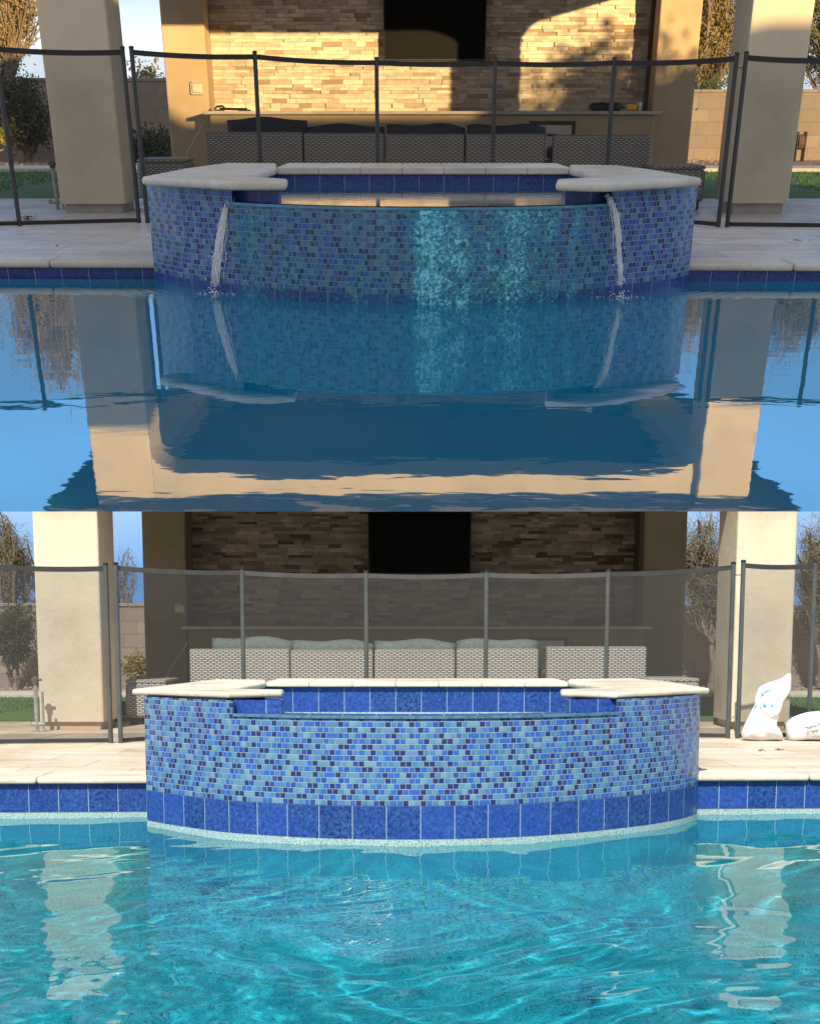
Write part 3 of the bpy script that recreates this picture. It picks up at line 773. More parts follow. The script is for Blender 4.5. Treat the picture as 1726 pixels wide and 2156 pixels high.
        for i in range(len(seg) - 1):
            p, q = seg[i], seg[i + 1]; L = math.dist(p, q); zz = [zweir - .012, zweir - .14, zweir - .28, pl.zw]
            off = [.0085, .0075, .0065, .0075]
            for j in range(3):
                mb.quad([(p[0], p[1] - off[j + 1], zz[j + 1]), (q[0], q[1] - off[j + 1], zz[j + 1]), (q[0], q[1] - off[j], zz[j]), (p[0], p[1] - off[j], zz[j])],
                        [(d, zz[j + 1]), (d + L, zz[j + 1]), (d + L, zz[j]), (d, zz[j])])
            d += L
        tag(obj('water_film', mb, M['film'], pl, base=(0, seg[len(seg) // 2][1], 0)), 'thin turquoise sheet of water running down the front of the mosaic spa', 'water film')
    else:
        mb = MB(); z_ = zweir - .11
        mb.v += [Vector((p[0], p[1], z_)) for p in path]; mb.f.append(tuple(range(len(path)))); mb.uv.append([(p[0], p[1]) for p in path])
        structure(obj('spa_water', mb, simple('still_spa_water', (.10, .28, .36), .05, .1), pl))
    # drip marks of grout at the weir ends
    return t, seg
spaA, segA = build_spa(A)
spaB, segB = build_spa(B)

# white streams falling at both ends of the spillway (evening)
def stream(p0, p1, wd, lab, seed, n=46):
    rs = random.Random(seed); mb = MB()
    pts0 = [A.V(a, b, Y) for a, b, Y in p0]
    Ln = len(pts0)
    for k in range(n):
        ox = rs.gauss(0, .34); pts = []; rad = []
        t0, t1 = sorted((rs.uniform(-.1, .95), rs.uniform(.1, 1.05)))
        if t1 - t0 < .12: t1 = t0 + .2
        t0 = max(0, t0); t1 = min(1, t1); m_ = 9
        for j in range(m_ + 1):
            tt = t0 + (t1 - t0) * j / m_; f_ = tt * (Ln - 1); i = min(int(f_), Ln - 2); q = pts0[i].lerp(pts0[i + 1], f_ - i)
            wv = wd * (.45 + .75 * tt)
            pts.append(q + Vector((ox * wv + rs.gauss(0, .003), rs.gauss(0, .003) - .006 - .004 * rs.random(), rs.gauss(0, .002))))
            rad.append((.0007 + .0019 * rs.random()) * (.5 if j in (0, m_) else 1))
        mb.tube(pts, rad, 5)
    for k in range(150):
        tt = rs.random(); f_ = tt * (Ln - 1); i = min(int(f_), Ln - 2); q = pts0[i].lerp(pts0[i + 1], f_ - i)
        c = q + Vector((rs.gauss(0, .5) * wd * (.5 + tt), -.012 - rs.random() * .02, rs.gauss(0, .006))); s_ = rs.uniform(.0015, .004)
        mb.tube([c + Vector((0, 0, -s_)), c + Vector((0, 0, s_))], [s_ * .8, s_ * .5], 5)
    e_ = pts0[-1]
    for k in range(60):
        a = rs.uniform(0, 6.283); rd = abs(rs.gauss(0, .055)); s_ = rs.uniform(.0015, .0045) * (1.3 - min(1, rd * 8))
        c = Vector((e_.x + math.cos(a) * rd * 1.5, e_.y - abs(math.sin(a)) * rd - .01, A.zw + .001))
        h_ = rs.uniform(.001, .004) + (.03 * rs.random() ** 3 if rd < .04 else 0)
        mb.tube([c + Vector((0, 0, h_ - .001)), c + Vector((0, 0, h_ + s_ * .5)), c + Vector((0, 0, h_ + s_ * .8))], [s_, s_ * .8, s_ * .3], 6)
    o = obj('falling_water', mb, M['foam'], A, smooth=True, base=pts0[-1]); tag(o, lab, 'waterfall', 'white streams at the spillway ends')
def Yf(px, seg, k=0):
    return seg[k][1] if k else None
yl = A.cv[interp_curve(A, A.cv, 455)].y; yr = A.cv[interp_curve(A, A.cv, 1300)].y
stream([(489, 409, yl), (483, 424, yl - .04), (474, 450, yl - .05), (465, 500, yl - .05), (457, 555, yl - .05), (453, 603, yl - .05)], None, .034, 'frothy white stream falling from the left end of the spa spillway', 1, 115)
stream([(1277, 409, yr), (1285, 424, yr - .04), (1295, 450, yr - .05), (1300, 500, yr - .05), (1304, 555, yr - .05), (1307, 600, yr - .05)], None, .022, 'thin white stream falling from the right end of the spa spillway', 2, 60)

# ------------------------------------------------------------------ pavilion
def rock_rows(x0, x1, y, z0, z1, seed, holes=()):
    rs = random.Random(seed); mb = MB(); z = z0
    while z < z1:
        h = rs.choice((.026, .032, .038, .045)) ; h = min(h, z1 - z + .001); x = x0
        while x < x1:
            L = rs.uniform(.07, .27); xe = min(x + L, x1); 
            if x1 - xe < .05: xe = x1
            dpt = rs.uniform(0, .030)
            if not any(a < (x + xe) / 2 < b and c < z < d for a, b, c, d in holes):
                mb.box((x + .001, y - .008 - dpt, z + .0008), (xe - .001, y + .02, z + h - .0008))
            x = xe
        z += h
    return mb
def roofz(y): return EYE + y * (B.ray(863, 1077)[1] + .0015)
def pillar(pl, base_row, xl, xr, Y, d, ztop, gap, lab):
    p0 = pl.V(xl, base_row, Y); p1 = pl.V(xr, base_row, Y)
    t = thing(pl, 'stucco_pillar', lab, 'pillar', ((p0.x + p1.x) / 2, Y + d / 2, 0))
    c = .016; a_, b_ = p0.x, p1.x
    mb = MB(); mb.prism([(a_ + c, Y), (b_ - c, Y), (b_ - c * .3, Y + c * .3), (b_, Y + c), (b_, Y + d - c), (b_ - c, Y + d), (a_ + c, Y + d), (a_, Y + d - c), (a_, Y + c), (a_ + c * .3, Y + c * .3)], gap, ztop)
    if pl is B:
        for v in mb.v:
            if v.z > gap + .01: v.z = roofz(v.y) - .009      # the shaft's head follows the sloping roof deck
    obj('shaft', mb, M['stucco'], None, t)
    mb = MB(); mb.box((p0.x + .035, Y + .03, 0.001), (p1.x - .035, Y + d - .03, gap + .01)); obj('plinth', mb, M['slab'] if pl is A else M['stucco2'], None, t)
    return p0.x, p1.x
# evening pavilion
A_F, A_R = 11.35, 15.6
z_head, z_soff = 2.02, 2.24
ax0, ax1 = pillar(A, 427, 127, 264, A_F, .55, z_soff, .07, 'shaded stucco pillar left of the spa, upper one in the picture')
bx0, bx1 = pillar(A, 437, 1536, 1658, A_F - .1, .60, z_soff, .08, 'shaded stucco pillar right of the spa in the dusk view')
t = thing(A, 'pavilion_roof', 'dark hipped roof and stucco beams resting on the dusk pavilion pillars', 'roof', (0, 13.5, z_head))
def arch_beam(p, q, wdt, haunch=.42, rise=.20):
    """beam between two points with rounded haunches below its ends"""
    p, q = Vector(p), Vector(q); L = (q - p).length; d = (q - p) / L; n = Vector((-d.y, d.x, 0)) * wdt
    prof = [(0, z_head - rise)]
    for k in range(1, 9):
        a = k / 8 * math.pi / 2; prof.append((haunch * (1 - math.cos(a)) , z_head - rise + rise * math.sin(a)))
    prof += [(L - x_, z_) for x_, z_ in prof[::-1]]
    mb = MB()
    for i in range(len(prof) - 1):
        (a, za), (b, zb) = prof[i], prof[i + 1]
        A0, A1 = p + d * a, p + d * b
        lo = [(A0.x, A0.y, za), (A1.x, A1.y, zb)]; 
        f = [(A0.x, A0.y, za), (A1.x, A1.y, zb), (A1.x, A1.y, z_soff), (A0.x, A0.y, z_soff)]
        bk = [(v[0] + n.x, v[1] + n.y, v[2]) for v in f]
        mb.quad(f); mb.quad(bk[::-1]); mb.quad([f[1], f[0], bk[0], bk[1]]); mb.quad([f[3], f[2], bk[2], bk[3]])
    return mb
rx0_, rx1_ = ax0, bx1
obj('beam', arch_beam((ax1, A_F, 0), (bx0, A_F, 0), .50), M['stucco'], None, t)
obj('beam', arch_beam((ax0 + .5, A_F + .55, 0), (ax0 + .5, A_R - .4, 0), .45), M['stucco'], None, t)
obj('beam', arch_beam((bx1 - .02, A_F + .5, 0), (bx1 - .02, A_R - .4, 0), .45), M['stucco'], None, t)
mb = MB(); o_ = .42
e0, e1, f0, f1 = rx0_ - o_, rx1_ + o_, A_F - .35, A_R + .9
cx_, cy_ = (e0 + e1) / 2, (f0 + f1) / 2
mb.quad([(e0, f0, z_soff), (e0, f1, z_soff), (e1, f1, z_soff), (e1, f0, z_soff)])
for a, b in (((e0, f0), (e1, f0)), ((e1, f0), (e1, f1)), ((e1, f1), (e0, f1)), ((e0, f1), (e0, f0))):
    mb.quad([(a[0], a[1], z_soff), (b[0], b[1], z_soff), (b[0], b[1], z_soff + .14), (a[0], a[1], z_soff + .14)])
    mb.quad([(a[0], a[1], z_soff + .14), (b[0], b[1], z_soff + .14), (cx_ + .6 * (1 if b[0] > cx_ else -1), cy_, 3.5), (cx_ + .6 * (1 if a[0] > cx_ else -1), cy_, 3.5)])
obj('roof_shell', mb, M['roof'], None, t)

def back_wall(pl, Yc, Yw, cols, stone, tv, counter, ztop, fridge, lab):
    (la, lb), (ra, rb) = cols; row = 150 if pl is A else 1250
    V = pl.V
    t = thing(pl, 'pavilion_wall', lab, 'wall', (0, Yw, 0))
    c0, c1 = V(la, row, Yc).x, V(lb, row, Yc).x; d0, d1 = V(ra, row, Yc).x, V(rb, row, Yc).x
    for a, b in ((c0, c1), (d0, d1)):
        mb = MB(); mb.box((a, Yc, .002), (b, Yw + .25, ztop)); obj('stucco_column', mb, M['stucco2' if pl is A else 'stucco_shade'], None, t, bevel=.015)
    mb = MB(); mb.box((c1, Yw + .02, .002), (d0, Yw + .24, ztop)); obj('backing_wall', mb, M['slab'], None, t)
    ct = V(863, counter[2], Yw - .9).z
    mb = rock_rows(c1 + .002, d0 - .002, Yw, ct, ztop, 4 if pl is A else 14); obj('ledgestone_cladding', mb, M['ledge' if pl is A else 'ledge_shade'], None, t)
    mb = MB(); mb.box((d0 - .035, Yw - .12, ct), (d0 - .003, Yw - .04, ztop)); obj('wood_trim', mb, M['wood'], None, t)
    # counter
    k0, k1 = V(counter[0], counter[2] + 15, Yw - .9).x, V(counter[1], counter[2] + 15, Yw - .9).x
    t2 = thing(pl, 'counter', 'long tan stucco counter with a thin stone top below the sunlit ledgestone' if pl is A else 'long shaded stucco counter below the dark ledgestone wall', 'counter', ((k0 + k1) / 2, Yw - .5, 0))
    mb = MB(); mb.box((k0 + .06, Yw - .88, .003), (k1 - .06, Yc - .004, ct - .035)); obj('counter_body', mb, M['stucco2' if pl is A else 'stucco_shade'], None, t2, bevel=.01)
    mb = MB(); mb.box((k0, Yw - .94, ct - .032), (k1, Yc - .003, ct)); mb.box((c1 + .003, Yc - .003, ct - .032), (d0 - .003, Yw - .045, ct))
    obj('countertop', mb, M['copA' if pl is A else 'copB'], None, t2, bevel=.006)
    # television
    q0 = V(tv[0], tv[2], Yw - .16); q1 = V(tv[1], tv[2], Yw - .16)
    t3 = thing(pl, 'television', 'big black television on the ledgestone wall of the %s' % ('dusk view' if pl is A else 'noon view'), 'television', ((q0.x + q1.x) / 2, Yw - .1, q0.z))
    hT = (q1.x - q0.x) * .60
    mb = MB(); mb.box((q0.x, Yw - .155, q0.z), (q1.x, Yw - .10, q0.z + hT)); obj('casing', mb, M['black'], None, t3, bevel=.008)
    mb = MB(); mb.quad([(q0.x + .012, Yw - .1575, q0.z + .02), (q1.x - .012, Yw - .1575, q0.z + .02), (q1.x - .012, Yw - .1575, q0.z + hT - .012), (q0.x + .012, Yw - .1575, q0.z + hT - .012)]); obj('screen', mb, M['screen'], None, t3)
    mb = MB(); mb.box(((q0.x + q1.x) / 2 - .2, Yw - .1, q0.z + .15), ((q0.x + q1.x) / 2 + .2, Yw - .02, q0.z + .45)); obj('wall_bracket', mb, M['black'], None, t3)
    # refrigerator set into the counter
    g0 = V(fridge[0], fridge[2], Yw - .90); g1 = V(fridge[1], fridge[2], Yw - .90)
    t4 = thing(pl, 'refrigerator', 'small steel refrigerator in a black frame built into the %s counter' % ('tan' if pl is A else 'shaded'), 'refrigerator', ((g0.x + g1.x) / 2, Yw - .9, .05))
    mb = MB(); w_ = .035; yy = Yw - .90
    mb.box((g0.x, yy, .05), (g0.x + w_, yy + .018, g0.z)); mb.box((g1.x - w_, yy, .05), (g1.x, yy + .018, g0.z)); mb.box((g0.x + w_, yy, g0.z - w_), (g1.x - w_, yy + .018, g0.z))
    obj('frame', mb, M['black'], None, t4)
    mb = MB(); mb.box((g0.x + w_ + .002, yy + .004, .07), (g1.x - w_ - .002, yy + .017, g0.z - w_ - .004)); dr = obj('door', mb, M['steel'], None, t4)
    mb = MB(); mb.box(((g0.x + g1.x) / 2 - .05, yy - .006, g0.z - .14), ((g0.x + g1.x) / 2 + .05, yy + .003, g0.z - .12)); obj('badge_plate', mb, M['black'], None, dr)
    return ct, c0, c1, d0, d1
ctA, *wA = back_wall(A, A_R - .42, A_R, ((347, 436), (1379, 1466)), None, (808, 1022, 128), (429, 1391, 233), z_soff, (1115, 1212, 254), 'sunlit ledgestone back wall of the pavilion between two stucco columns, dusk view')
B_F, B_R = 9.78, 13.55
zpl = lambda y: EYE + y * -B.ray(863, 1077)[1] * -1
def roofz(y): return EYE + y * (B.ray(863, 1077)[1] + .0015)
pillar(B, 1530, 84, 219, B_F, .52, roofz(B_F) - .009, .065, 'sunlit cream stucco pillar left of the spa in the noon view')
pillar(B, 1530, 1539, 1662, B_F + .02, .60, roofz(B_F) - .009, .065, 'sunlit cream stucco pillar behind the white bags')
ctB, *wB = back_wall(B, B_R - .40, B_R, ((302, 393), (1353, 1443)), None, (775, 991, 1210), (383, 1369, 1319), roofz(B_R) + .03, (1115, 1195, 1341), 'dark shaded ledgestone back wall of the pavilion, noon view')
mb = MB(); ys_ = [B_F + .34, B_F + .6, 14.6]
def rp(x, y, up=0): return (x, y, roofz(y) + up)
xr_ = 3.75
mb.quad([rp(-xr_, ys_[0]), rp(-xr_, ys_[2]), rp(xr_, ys_[2]), rp(xr_, ys_[0])])
mb.quad([rp(-xr_, ys_[0], .008), rp(xr_, ys_[0], .008), rp(xr_, ys_[2], .12), rp(-xr_, ys_[2], .12)])
mb.quad([rp(-xr_, ys_[0]), rp(xr_, ys_[0]), rp(xr_, ys_[0], .008), rp(-xr_, ys_[0], .008)])
for s_ in (-xr_, xr_): mb.quad([rp(s_, ys_[0]), rp(s_, ys_[0], .008), rp(s_, ys_[2], .12), rp(s_, ys_[2])])
mb.quad([rp(-xr_, ys_[2]), rp(-xr_, ys_[2], .12), rp(xr_, ys_[2], .12), rp(xr_, ys_[2])])
rt = tag(obj('pavilion_roof', mb, M['wood'], B, base=(0, 12, roofz(12))), 'thin dark roof deck above the noon pavilion, under the upper terrace', 'roof')
# arched stucco haunch at the left column (noon)
mb = MB(); p_ = B.V(296, 1250, B_R - .4)
prof = [(0, 0)]
for k in range(7): a = k / 6 * math.pi / 2; prof.append((-.10 * (1 - math.sin(a)) , -.12 * (1 - math.cos(a)) ))
# ------------------------------------------------------------------ seats
def rbox(lo, hi): mb = MB(); mb.box(lo, hi); return mb
def seat_module(pl, xl, xr, row, Y, cush, lab, group, name='wicker_sofa_module', cat='sofa'):
    p0, p1 = pl.V(xl, row, Y), pl.V(xr, row, Y); zt_ = p0.z; a, b = p0.x, p1.x
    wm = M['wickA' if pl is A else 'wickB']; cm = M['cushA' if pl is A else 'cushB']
    t = thing(pl, name, lab, cat, ((a + b) / 2, Y + .4, 0), group)
    obj('back', rbox((a, Y, .10), (b, Y + .13, zt_)), wm, None, t, bevel=.018, seg=3)
    obj('seat_base', rbox((a + .006, Y + .13, .08), (b - .006, Y + .85, .33)), wm, None, t, bevel=.015)
    for x in (a + .06, b - .06):
        for y in (Y + .06, Y + .78): obj('leg', rbox((x - .025, y - .025, .002), (x + .025, y + .025, .10)), M['black'], None, t)
    obj('seat_cushion', rbox((a + .02, Y + .14, .335), (b - .02, Y + .84, .45)), cm, None, t, bevel=.04, seg=4)
    if cush:
        q0, q1 = pl.V(cush[0], cush[2], Y + .25), pl.V(cush[1], cush[2], Y + .25)
        mb = MB(); nx, nz = 14, 8
        def cp(i, k, s):
            u = i / nx; v = k / nz; e_ = (1 - (2 * u - 1) ** 6) ** .5 * (1 - (2 * v - 1) ** 6) ** .5
            x = q0.x + (q1.x - q0.x) * u; z = .36 + (q0.z - .36) * v
            z += .010 * math.sin(u * 9 + xl) * v - .022 * (abs(2 * u - 1) ** 3) * v * (0.6 if u < .5 else 1.1)
            return (x, Y + .225 + .02 * (1 - v) + s * .075 * e_, z)
        for s in (-1, 1):
            for i in range(nx):
                for k in range(nz):
                    f = [cp(i, k, s), cp(i + 1, k, s), cp(i + 1, k + 1, s), cp(i, k + 1, s)]
                    mb.quad(f if s < 0 else f[::-1])
        obj('back_cushion', mb, cm, None, t, smooth=True, weld=True)
    return t
YA, YB = 12.75, 10.55
gA, gB = 'wicker sofa modules at dusk', 'wicker sofa modules at noon'
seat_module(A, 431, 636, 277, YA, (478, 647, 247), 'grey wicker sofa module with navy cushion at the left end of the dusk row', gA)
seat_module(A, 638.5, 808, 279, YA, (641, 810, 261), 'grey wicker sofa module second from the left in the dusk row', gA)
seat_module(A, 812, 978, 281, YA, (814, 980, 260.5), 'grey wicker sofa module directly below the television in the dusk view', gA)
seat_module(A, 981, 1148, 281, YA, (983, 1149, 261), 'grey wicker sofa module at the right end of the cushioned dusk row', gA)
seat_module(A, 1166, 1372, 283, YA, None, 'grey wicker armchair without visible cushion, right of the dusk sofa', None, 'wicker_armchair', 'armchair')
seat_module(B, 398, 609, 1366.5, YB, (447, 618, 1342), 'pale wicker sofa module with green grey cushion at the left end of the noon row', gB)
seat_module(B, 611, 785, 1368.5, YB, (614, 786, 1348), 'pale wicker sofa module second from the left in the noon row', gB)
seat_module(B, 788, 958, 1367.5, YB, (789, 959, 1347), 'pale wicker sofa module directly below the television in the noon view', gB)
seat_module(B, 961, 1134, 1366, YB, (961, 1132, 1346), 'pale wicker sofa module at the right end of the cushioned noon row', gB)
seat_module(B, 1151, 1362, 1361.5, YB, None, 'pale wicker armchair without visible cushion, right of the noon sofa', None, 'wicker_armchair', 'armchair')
def ottoman(pl, xl, xr, row, Y, lab, d=.6):
    p0, p1 = pl.V(xl, row, Y), pl.V(xr, row, Y)
    t = thing(pl, 'wicker_side_table', lab, 'side table', ((p0.x + p1.x) / 2, Y + d / 2, 0))
    obj('body', rbox((p0.x, Y, .06), (p1.x, Y + d, p0.z - .03)), M['wickA' if pl is A else 'wickB'], None, t, bevel=.03, seg=3)
    obj('table_top', rbox((p0.x + .004, Y + .004, p0.z - .03), (p1.x - .004, Y + d - .004, p0.z)), M['wickA' if pl is A else 'wickB'], None, t, bevel=.012)
    for x in (p0.x + .06, p1.x - .06):
        for y in (Y + .06, Y + d - .06): obj('foot', rbox((x - .03, y - .03, .002), (x + .03, y + .03, .062)), M['black'], None, t)
ottoman(A, 286, 388, 334, 12.2, 'low grey wicker table beside the left stucco pillar, dusk view')
ottoman(A, 1373, 1488, 348, 11.7, 'low grey wicker table beside the right stucco pillar, dusk view')
ottoman(B, 262, 350, 1431.5, 10.35, 'low pale wicker table beside the left stucco pillar, noon view')
ottoman(B, 1363, 1474, 1428.5, 10.1, 'low pale wicker table beside the right stucco pillar, noon view')

# ------------------------------------------------------------------ mesh fence
def fence(pl, posts, lab, extL=None, extR=None):
    """posts: (column, row) of each pole's top and its distance; one fence section"""
    isA = pl is A; pm = M['post' if isA else 'postB']
    tops = [pl.V(a, b, Y) for a, b, Y in posts]
    t = thing(pl, 'mesh_pool_fence', lab, 'fence', (sum(p.x for p in tops) / len(tops), tops[0].y, 0))
    for p in tops:
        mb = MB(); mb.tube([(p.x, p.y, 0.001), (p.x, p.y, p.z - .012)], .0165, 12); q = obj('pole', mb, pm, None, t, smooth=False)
        mb = MB(); mb.tube([(p.x, p.y, p.z - .012), (p.x, p.y, p.z - .002), (p.x, p.y, p.z + .004)], [.019, .019, .012], 12); obj('cap', mb, M['black'], None, q)
    for a, b in zip(tops, tops[1:]):
        n = 10
        def pt(k, f): 
            u = k / n; sag = .012 * 4 * u * (1 - u)
            z1 = a.z + (b.z - a.z) * u - .035 - sag
            return (a.x + (b.x - a.x) * u, a.y + (b.y - a.y) * u, .02 + (z1 - .02) * f)
        mb = MB()
        for k in range(n): mb.quad([pt(k, 0), pt(k + 1, 0), pt(k + 1, 1), pt(k, 1)])
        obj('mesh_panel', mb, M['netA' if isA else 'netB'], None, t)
        for nm_, f_, h in (('top_webbing', 1, .017), ('bottom_webbing', 0, .014)):
            mb = MB(); e_ = .0018
            for k in range(n):
                p, q = pt(k, f_), pt(k + 1, f_)
                for s in (-1, 1):
                    f = [(p[0], p[1] + s * e_, p[2] - h), (q[0], q[1] + s * e_, q[2] - h), (q[0], q[1] + s * e_, q[2] + h), (p[0], p[1] + s * e_, p[2] + h)]
                    mb.quad(f if s < 0 else f[::-1])
                mb.quad([(p[0], p[1] - e_, p[2] + h), (q[0], q[1] - e_, q[2] + h), (q[0], q[1] + e_, q[2] + h), (p[0], p[1] + e_, p[2] + h)])
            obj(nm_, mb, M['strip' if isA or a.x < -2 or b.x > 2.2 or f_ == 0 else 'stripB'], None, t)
    return tops
fA = lambda y: 1.22
# distances: end poles stand where their feet meet the deck; the others follow from a constant height
def post_at(pl, top, foot):
    Y = pl.U(foot[0], foot[1]).y; return (top[0], top[1], Y)
fL = post_at(A, (257, 97), (281, 469)); fM0 = post_at(A, (276, 97), (298, 469)); fM1 = post_at(A, (1552, 110), (1531, 478)); fR = post_at(A, (1572, 108), (1550, 478))
hgt_post = A.V(*fM0).z
def solveY(pl, row, z):
    rz = pl.ray(863, row)[1]; return (z - pl.h) / rz
mid = [(536, 107), (792.5, 120), (1043, 121), (1294, 120)]
YmA = [min(12.45, solveY(A, b, hgt_post)) for a, b in mid]
YmA = [10.75, 11.15, 11.15, 10.85]
fence(A, [(-265, 84, fL[2] - .55), (-12, 90, fL[2] - .3), fL], 'black mesh fence section on the deck left of the dusk spa')
fence(A, [fM0] + [(a, b, y) for (a, b), y in zip(mid, YmA)] + [fM1], 'long black mesh fence section running behind the dusk spa')
fence(A, [fR, (1792, 112, fR[2] - .1), (2010, 110, fR[2] - .2)], 'black mesh fence section at the far right of the dusk view')
gL = post_at(B, (222, 1186), (250, 1565)); gM0 = post_at(B, (243, 1185), (268, 1565)); gM1 = post_at(B, (1544, 1184), (1532, 1555)); gR = post_at(B, (1565, 1180), (1550, 1555))
fence(B, [(-250, 1180, gL[2] - .2), (-24, 1181, gL[2] - .1), gL], 'grey mesh fence section on the deck left of the noon spa')
fence(B, [gM0, (509, 1196, 9.2), (770.5, 1202, 9.3), (1024, 1201, 9.3), (1280, 1199, 9.15), gM1], 'long sunlit mesh fence section running behind the noon spa')
fence(B, [gR, (1716, 1181, gR[2] + .1), (1900, 1180, gR[2] + .2)], 'mesh fence section behind the white bags in the noon view')
for pl, a, b, lb in ((A, fL, fM0, 'thin latch cord joining the two fence poles left of the dusk spa'), (A, fM1, fR, 'thin latch cord joining the two fence poles right of the dusk spa'), (B, gM1, gR, 'thin latch cord joining the two fence poles near the white bags')):
    p, q = pl.V(*a), pl.V(*b); n = 6
    mb = MB(); mb.tube([(p.x + (q.x - p.x) * k / n, p.y + (q.y - p.y) * k / n, p.z - .075 - .016 * math.sin(math.pi * k / n)) for k in range(n + 1)], .003, 6)
    tag(obj('latch_cord', mb, M['black'], pl, base=p), lb, 'cord')
# ------------------------------------------------------------------ small things
def wall_box(pl, x0, x1, r0, r1, Y, lab):
    a, b = pl.V(x0, r1, Y), pl.V(x1, r0, Y)
    t = thing(pl, 'outlet_box', lab, 'outlet', ((a.x + b.x) / 2, Y, a.z))
    obj('housing', rbox((a.x, Y - .035, a.z), (b.x, Y - .001, b.z)), M['plastic'], None, t, bevel=.012, seg=3)
    w_, h_ = b.x - a.x, b.z - a.z
    obj('cover', rbox((a.x + w_ * .2, Y - .055, a.z + h_ * .2), (b.x - w_ * .12, Y - .036, b.z - h_ * .12)), M['plastic2'], None, t, bevel=.006)
    obj('hinge', rbox((a.x + w_ * .15, Y - .045, b.z - .002), (b.x - w_ * .3, Y - .02, b.z + .012)), M['plastic'], None, t)
wall_box(A, 402, 427, 173, 199, A_R - .42, 'weatherproof outlet box on the sunlit left column above the counter end')
wall_box(B, 369, 392, 1271, 1292, B_R - .40, 'weatherproof outlet box on the shaded left column, noon view')
def pipe(pl, xt, rt_, xb, rb_, lab):
    b = pl.U(xb, rb_); tp = pl.V(xt, rt_, b.y)
    t = thing(pl, 'standpipe', lab, 'pipe', b)
    x = (b.x + tp.x) / 2
    mb = MB(); mb.tube([(x, b.y, .002), (x, b.y, tp.z)], .016, 10); obj('riser', mb, M['brass'], None, t)
    mb = MB(); mb.tube([(x + .05, b.y, .002), (x + .05, b.y, tp.z - .06)], .011, 8); obj('riser', mb, M['brass'], None, t)
    mb = MB(); mb.tube([(x, b.y, tp.z - .005), (x, b.y, tp.z + .03), (x, b.y - .01, tp.z + .05)], [.024, .028, .018], 10)
    mb.tube([(x - .035, b.y, tp.z + .03), (x + .05, b.y, tp.z + .03)], .009, 8); obj('valve', mb, M['debris'], None, t)
    mb = MB(); mb.tube([(x - .05, b.y, .06), (x + .06, b.y, .06)], .014, 8); mb.box((x - .07, b.y - .015, .045), (x - .045, b.y + .015, .08)); obj('tap', mb, M['brass'], None, t)
pipe(A, 112, 352, 121, 441, 'galvanised standpipe with a valve beside the left pillar, dusk view')
pipe(B, 74, 1440, 79, 1541, 'galvanised standpipe with a valve beside the left pillar, noon view')
def tubepx(pl, pts, r, name, mat, lab, cat):
    P_ = [pl.V(*p) for p in pts]; mb = MB(); mb.tube(P_, r, 8); return tag(obj(name, mb, mat, pl, base=P_[-1]), lab, cat)
tubepx(A, [(431, 254, 14.45), (420, 275, 14.4), (404, 305, 14.35), (388, 336, 14.3), (380, 352, 14.3)], .008, 'hanging_cord', M['cord'], 'pale cord slanting down across the sunlit left column', 'cord')
tubepx(B, [(395, 1352, 12.4), (380, 1378, 12.4), (362, 1404, 12.4), (350, 1428, 12.4)], .005, 'hanging_cord', M['cord'], 'pale cord slanting down across the shaded left column', 'cord')
# things on the counters
def on_counter(pl, ct, Y): return lambda x, row=None: pl.V(x, row or 225, Y).x
X = on_counter(A, ctA, 15.0)
t = thing(A, 'grill_brush', 'black grill brush lying at the left end of the tan counter', 'brush', (X(485), 15.0, ctA))
mb = MB(); mb.tube([(X(462), 15.0, ctA + .022), (X(520), 15.0, ctA + .016)], .012, 8); obj('handle', mb, M['black'], None, t)
mb = MB(); mb.tube([(X(452), 15.0, ctA + .018), (X(456), 15.0, ctA + .042), (X(468), 15.0, ctA + .048), (X(474), 15.0, ctA + .022)], .010, 8); mb.box((X(452), 14.96, ctA + .002), (X(472), 15.04, ctA + .016)); obj('brush_head', mb, M['black'], None, t)
tag(obj('flat_tool', rbox((X(503), 14.9, ctA + .001), (X(529), 14.97, ctA + .014)), M['black'], A, base=(X(516), 14.9, ctA), bevel=.003), 'small flat black tool beside the grill brush on the counter', 'tool')
t = thing(A, 'rolled_cover', 'rolled black cover lying at the right end of the tan counter', 'cover', (X(1273), 14.95, ctA))
mb = MB(); n = 12; mb.tube([(X(1238 + 70 * k / n), 14.95, ctA + .042 + .004 * math.sin(k * 1.7)) for k in range(n + 1)], [.012 + .03 * min(1, k / 1.6, (n - k) / 1.2 + .2) for k in range(n + 1)], 12); obj('roll', mb, M['black'], None, t, smooth=True)
mb = MB(); mb.tube([(X(1306), 14.95, ctA + .03), (X(1316), 14.95, ctA + .028), (X(1322), 14.95, ctA + .035)], .008, 8); obj('strap', mb, M['black'], None, t)
mb = MB(); mb.tube([(X(1314), 14.93, ctA + .034), (X(1318), 14.93, ctA + .034), (X(1333), 14.93, ctA + .034), (X(1336), 14.93, ctA + .034)], [.02, .033, .033, .022], 12)
tag(obj('flashlight', mb, M['yellow'], A, base=(X(1325), 14.93, ctA)), 'stubby yellow flashlight next to the rolled black cover', 'flashlight')
mb = MB(); mb.tube([(X(1348), 15.1, ctA + .001), (X(1348), 15.1, ctA + .05), (X(1348), 15.1, ctA + .085)], [.028, .034, .03], 14)
tag(obj('glass_jar', mb, M['steel'], A, base=(X(1348), 15.1, ctA)), 'small clear jar at the right end of the tan counter', 'jar')
XB = on_counter(B, ctB, 13.0)
t = thing(B, 'rolled_cover', 'rolled black cover on the shaded counter, noon view', 'cover', (B.V(1240, 1310, 12.9).x, 12.9, ctB))
x0_, x1_ = B.V(1208, 1310, 12.9).x, B.V(1262, 1310, 12.9).x
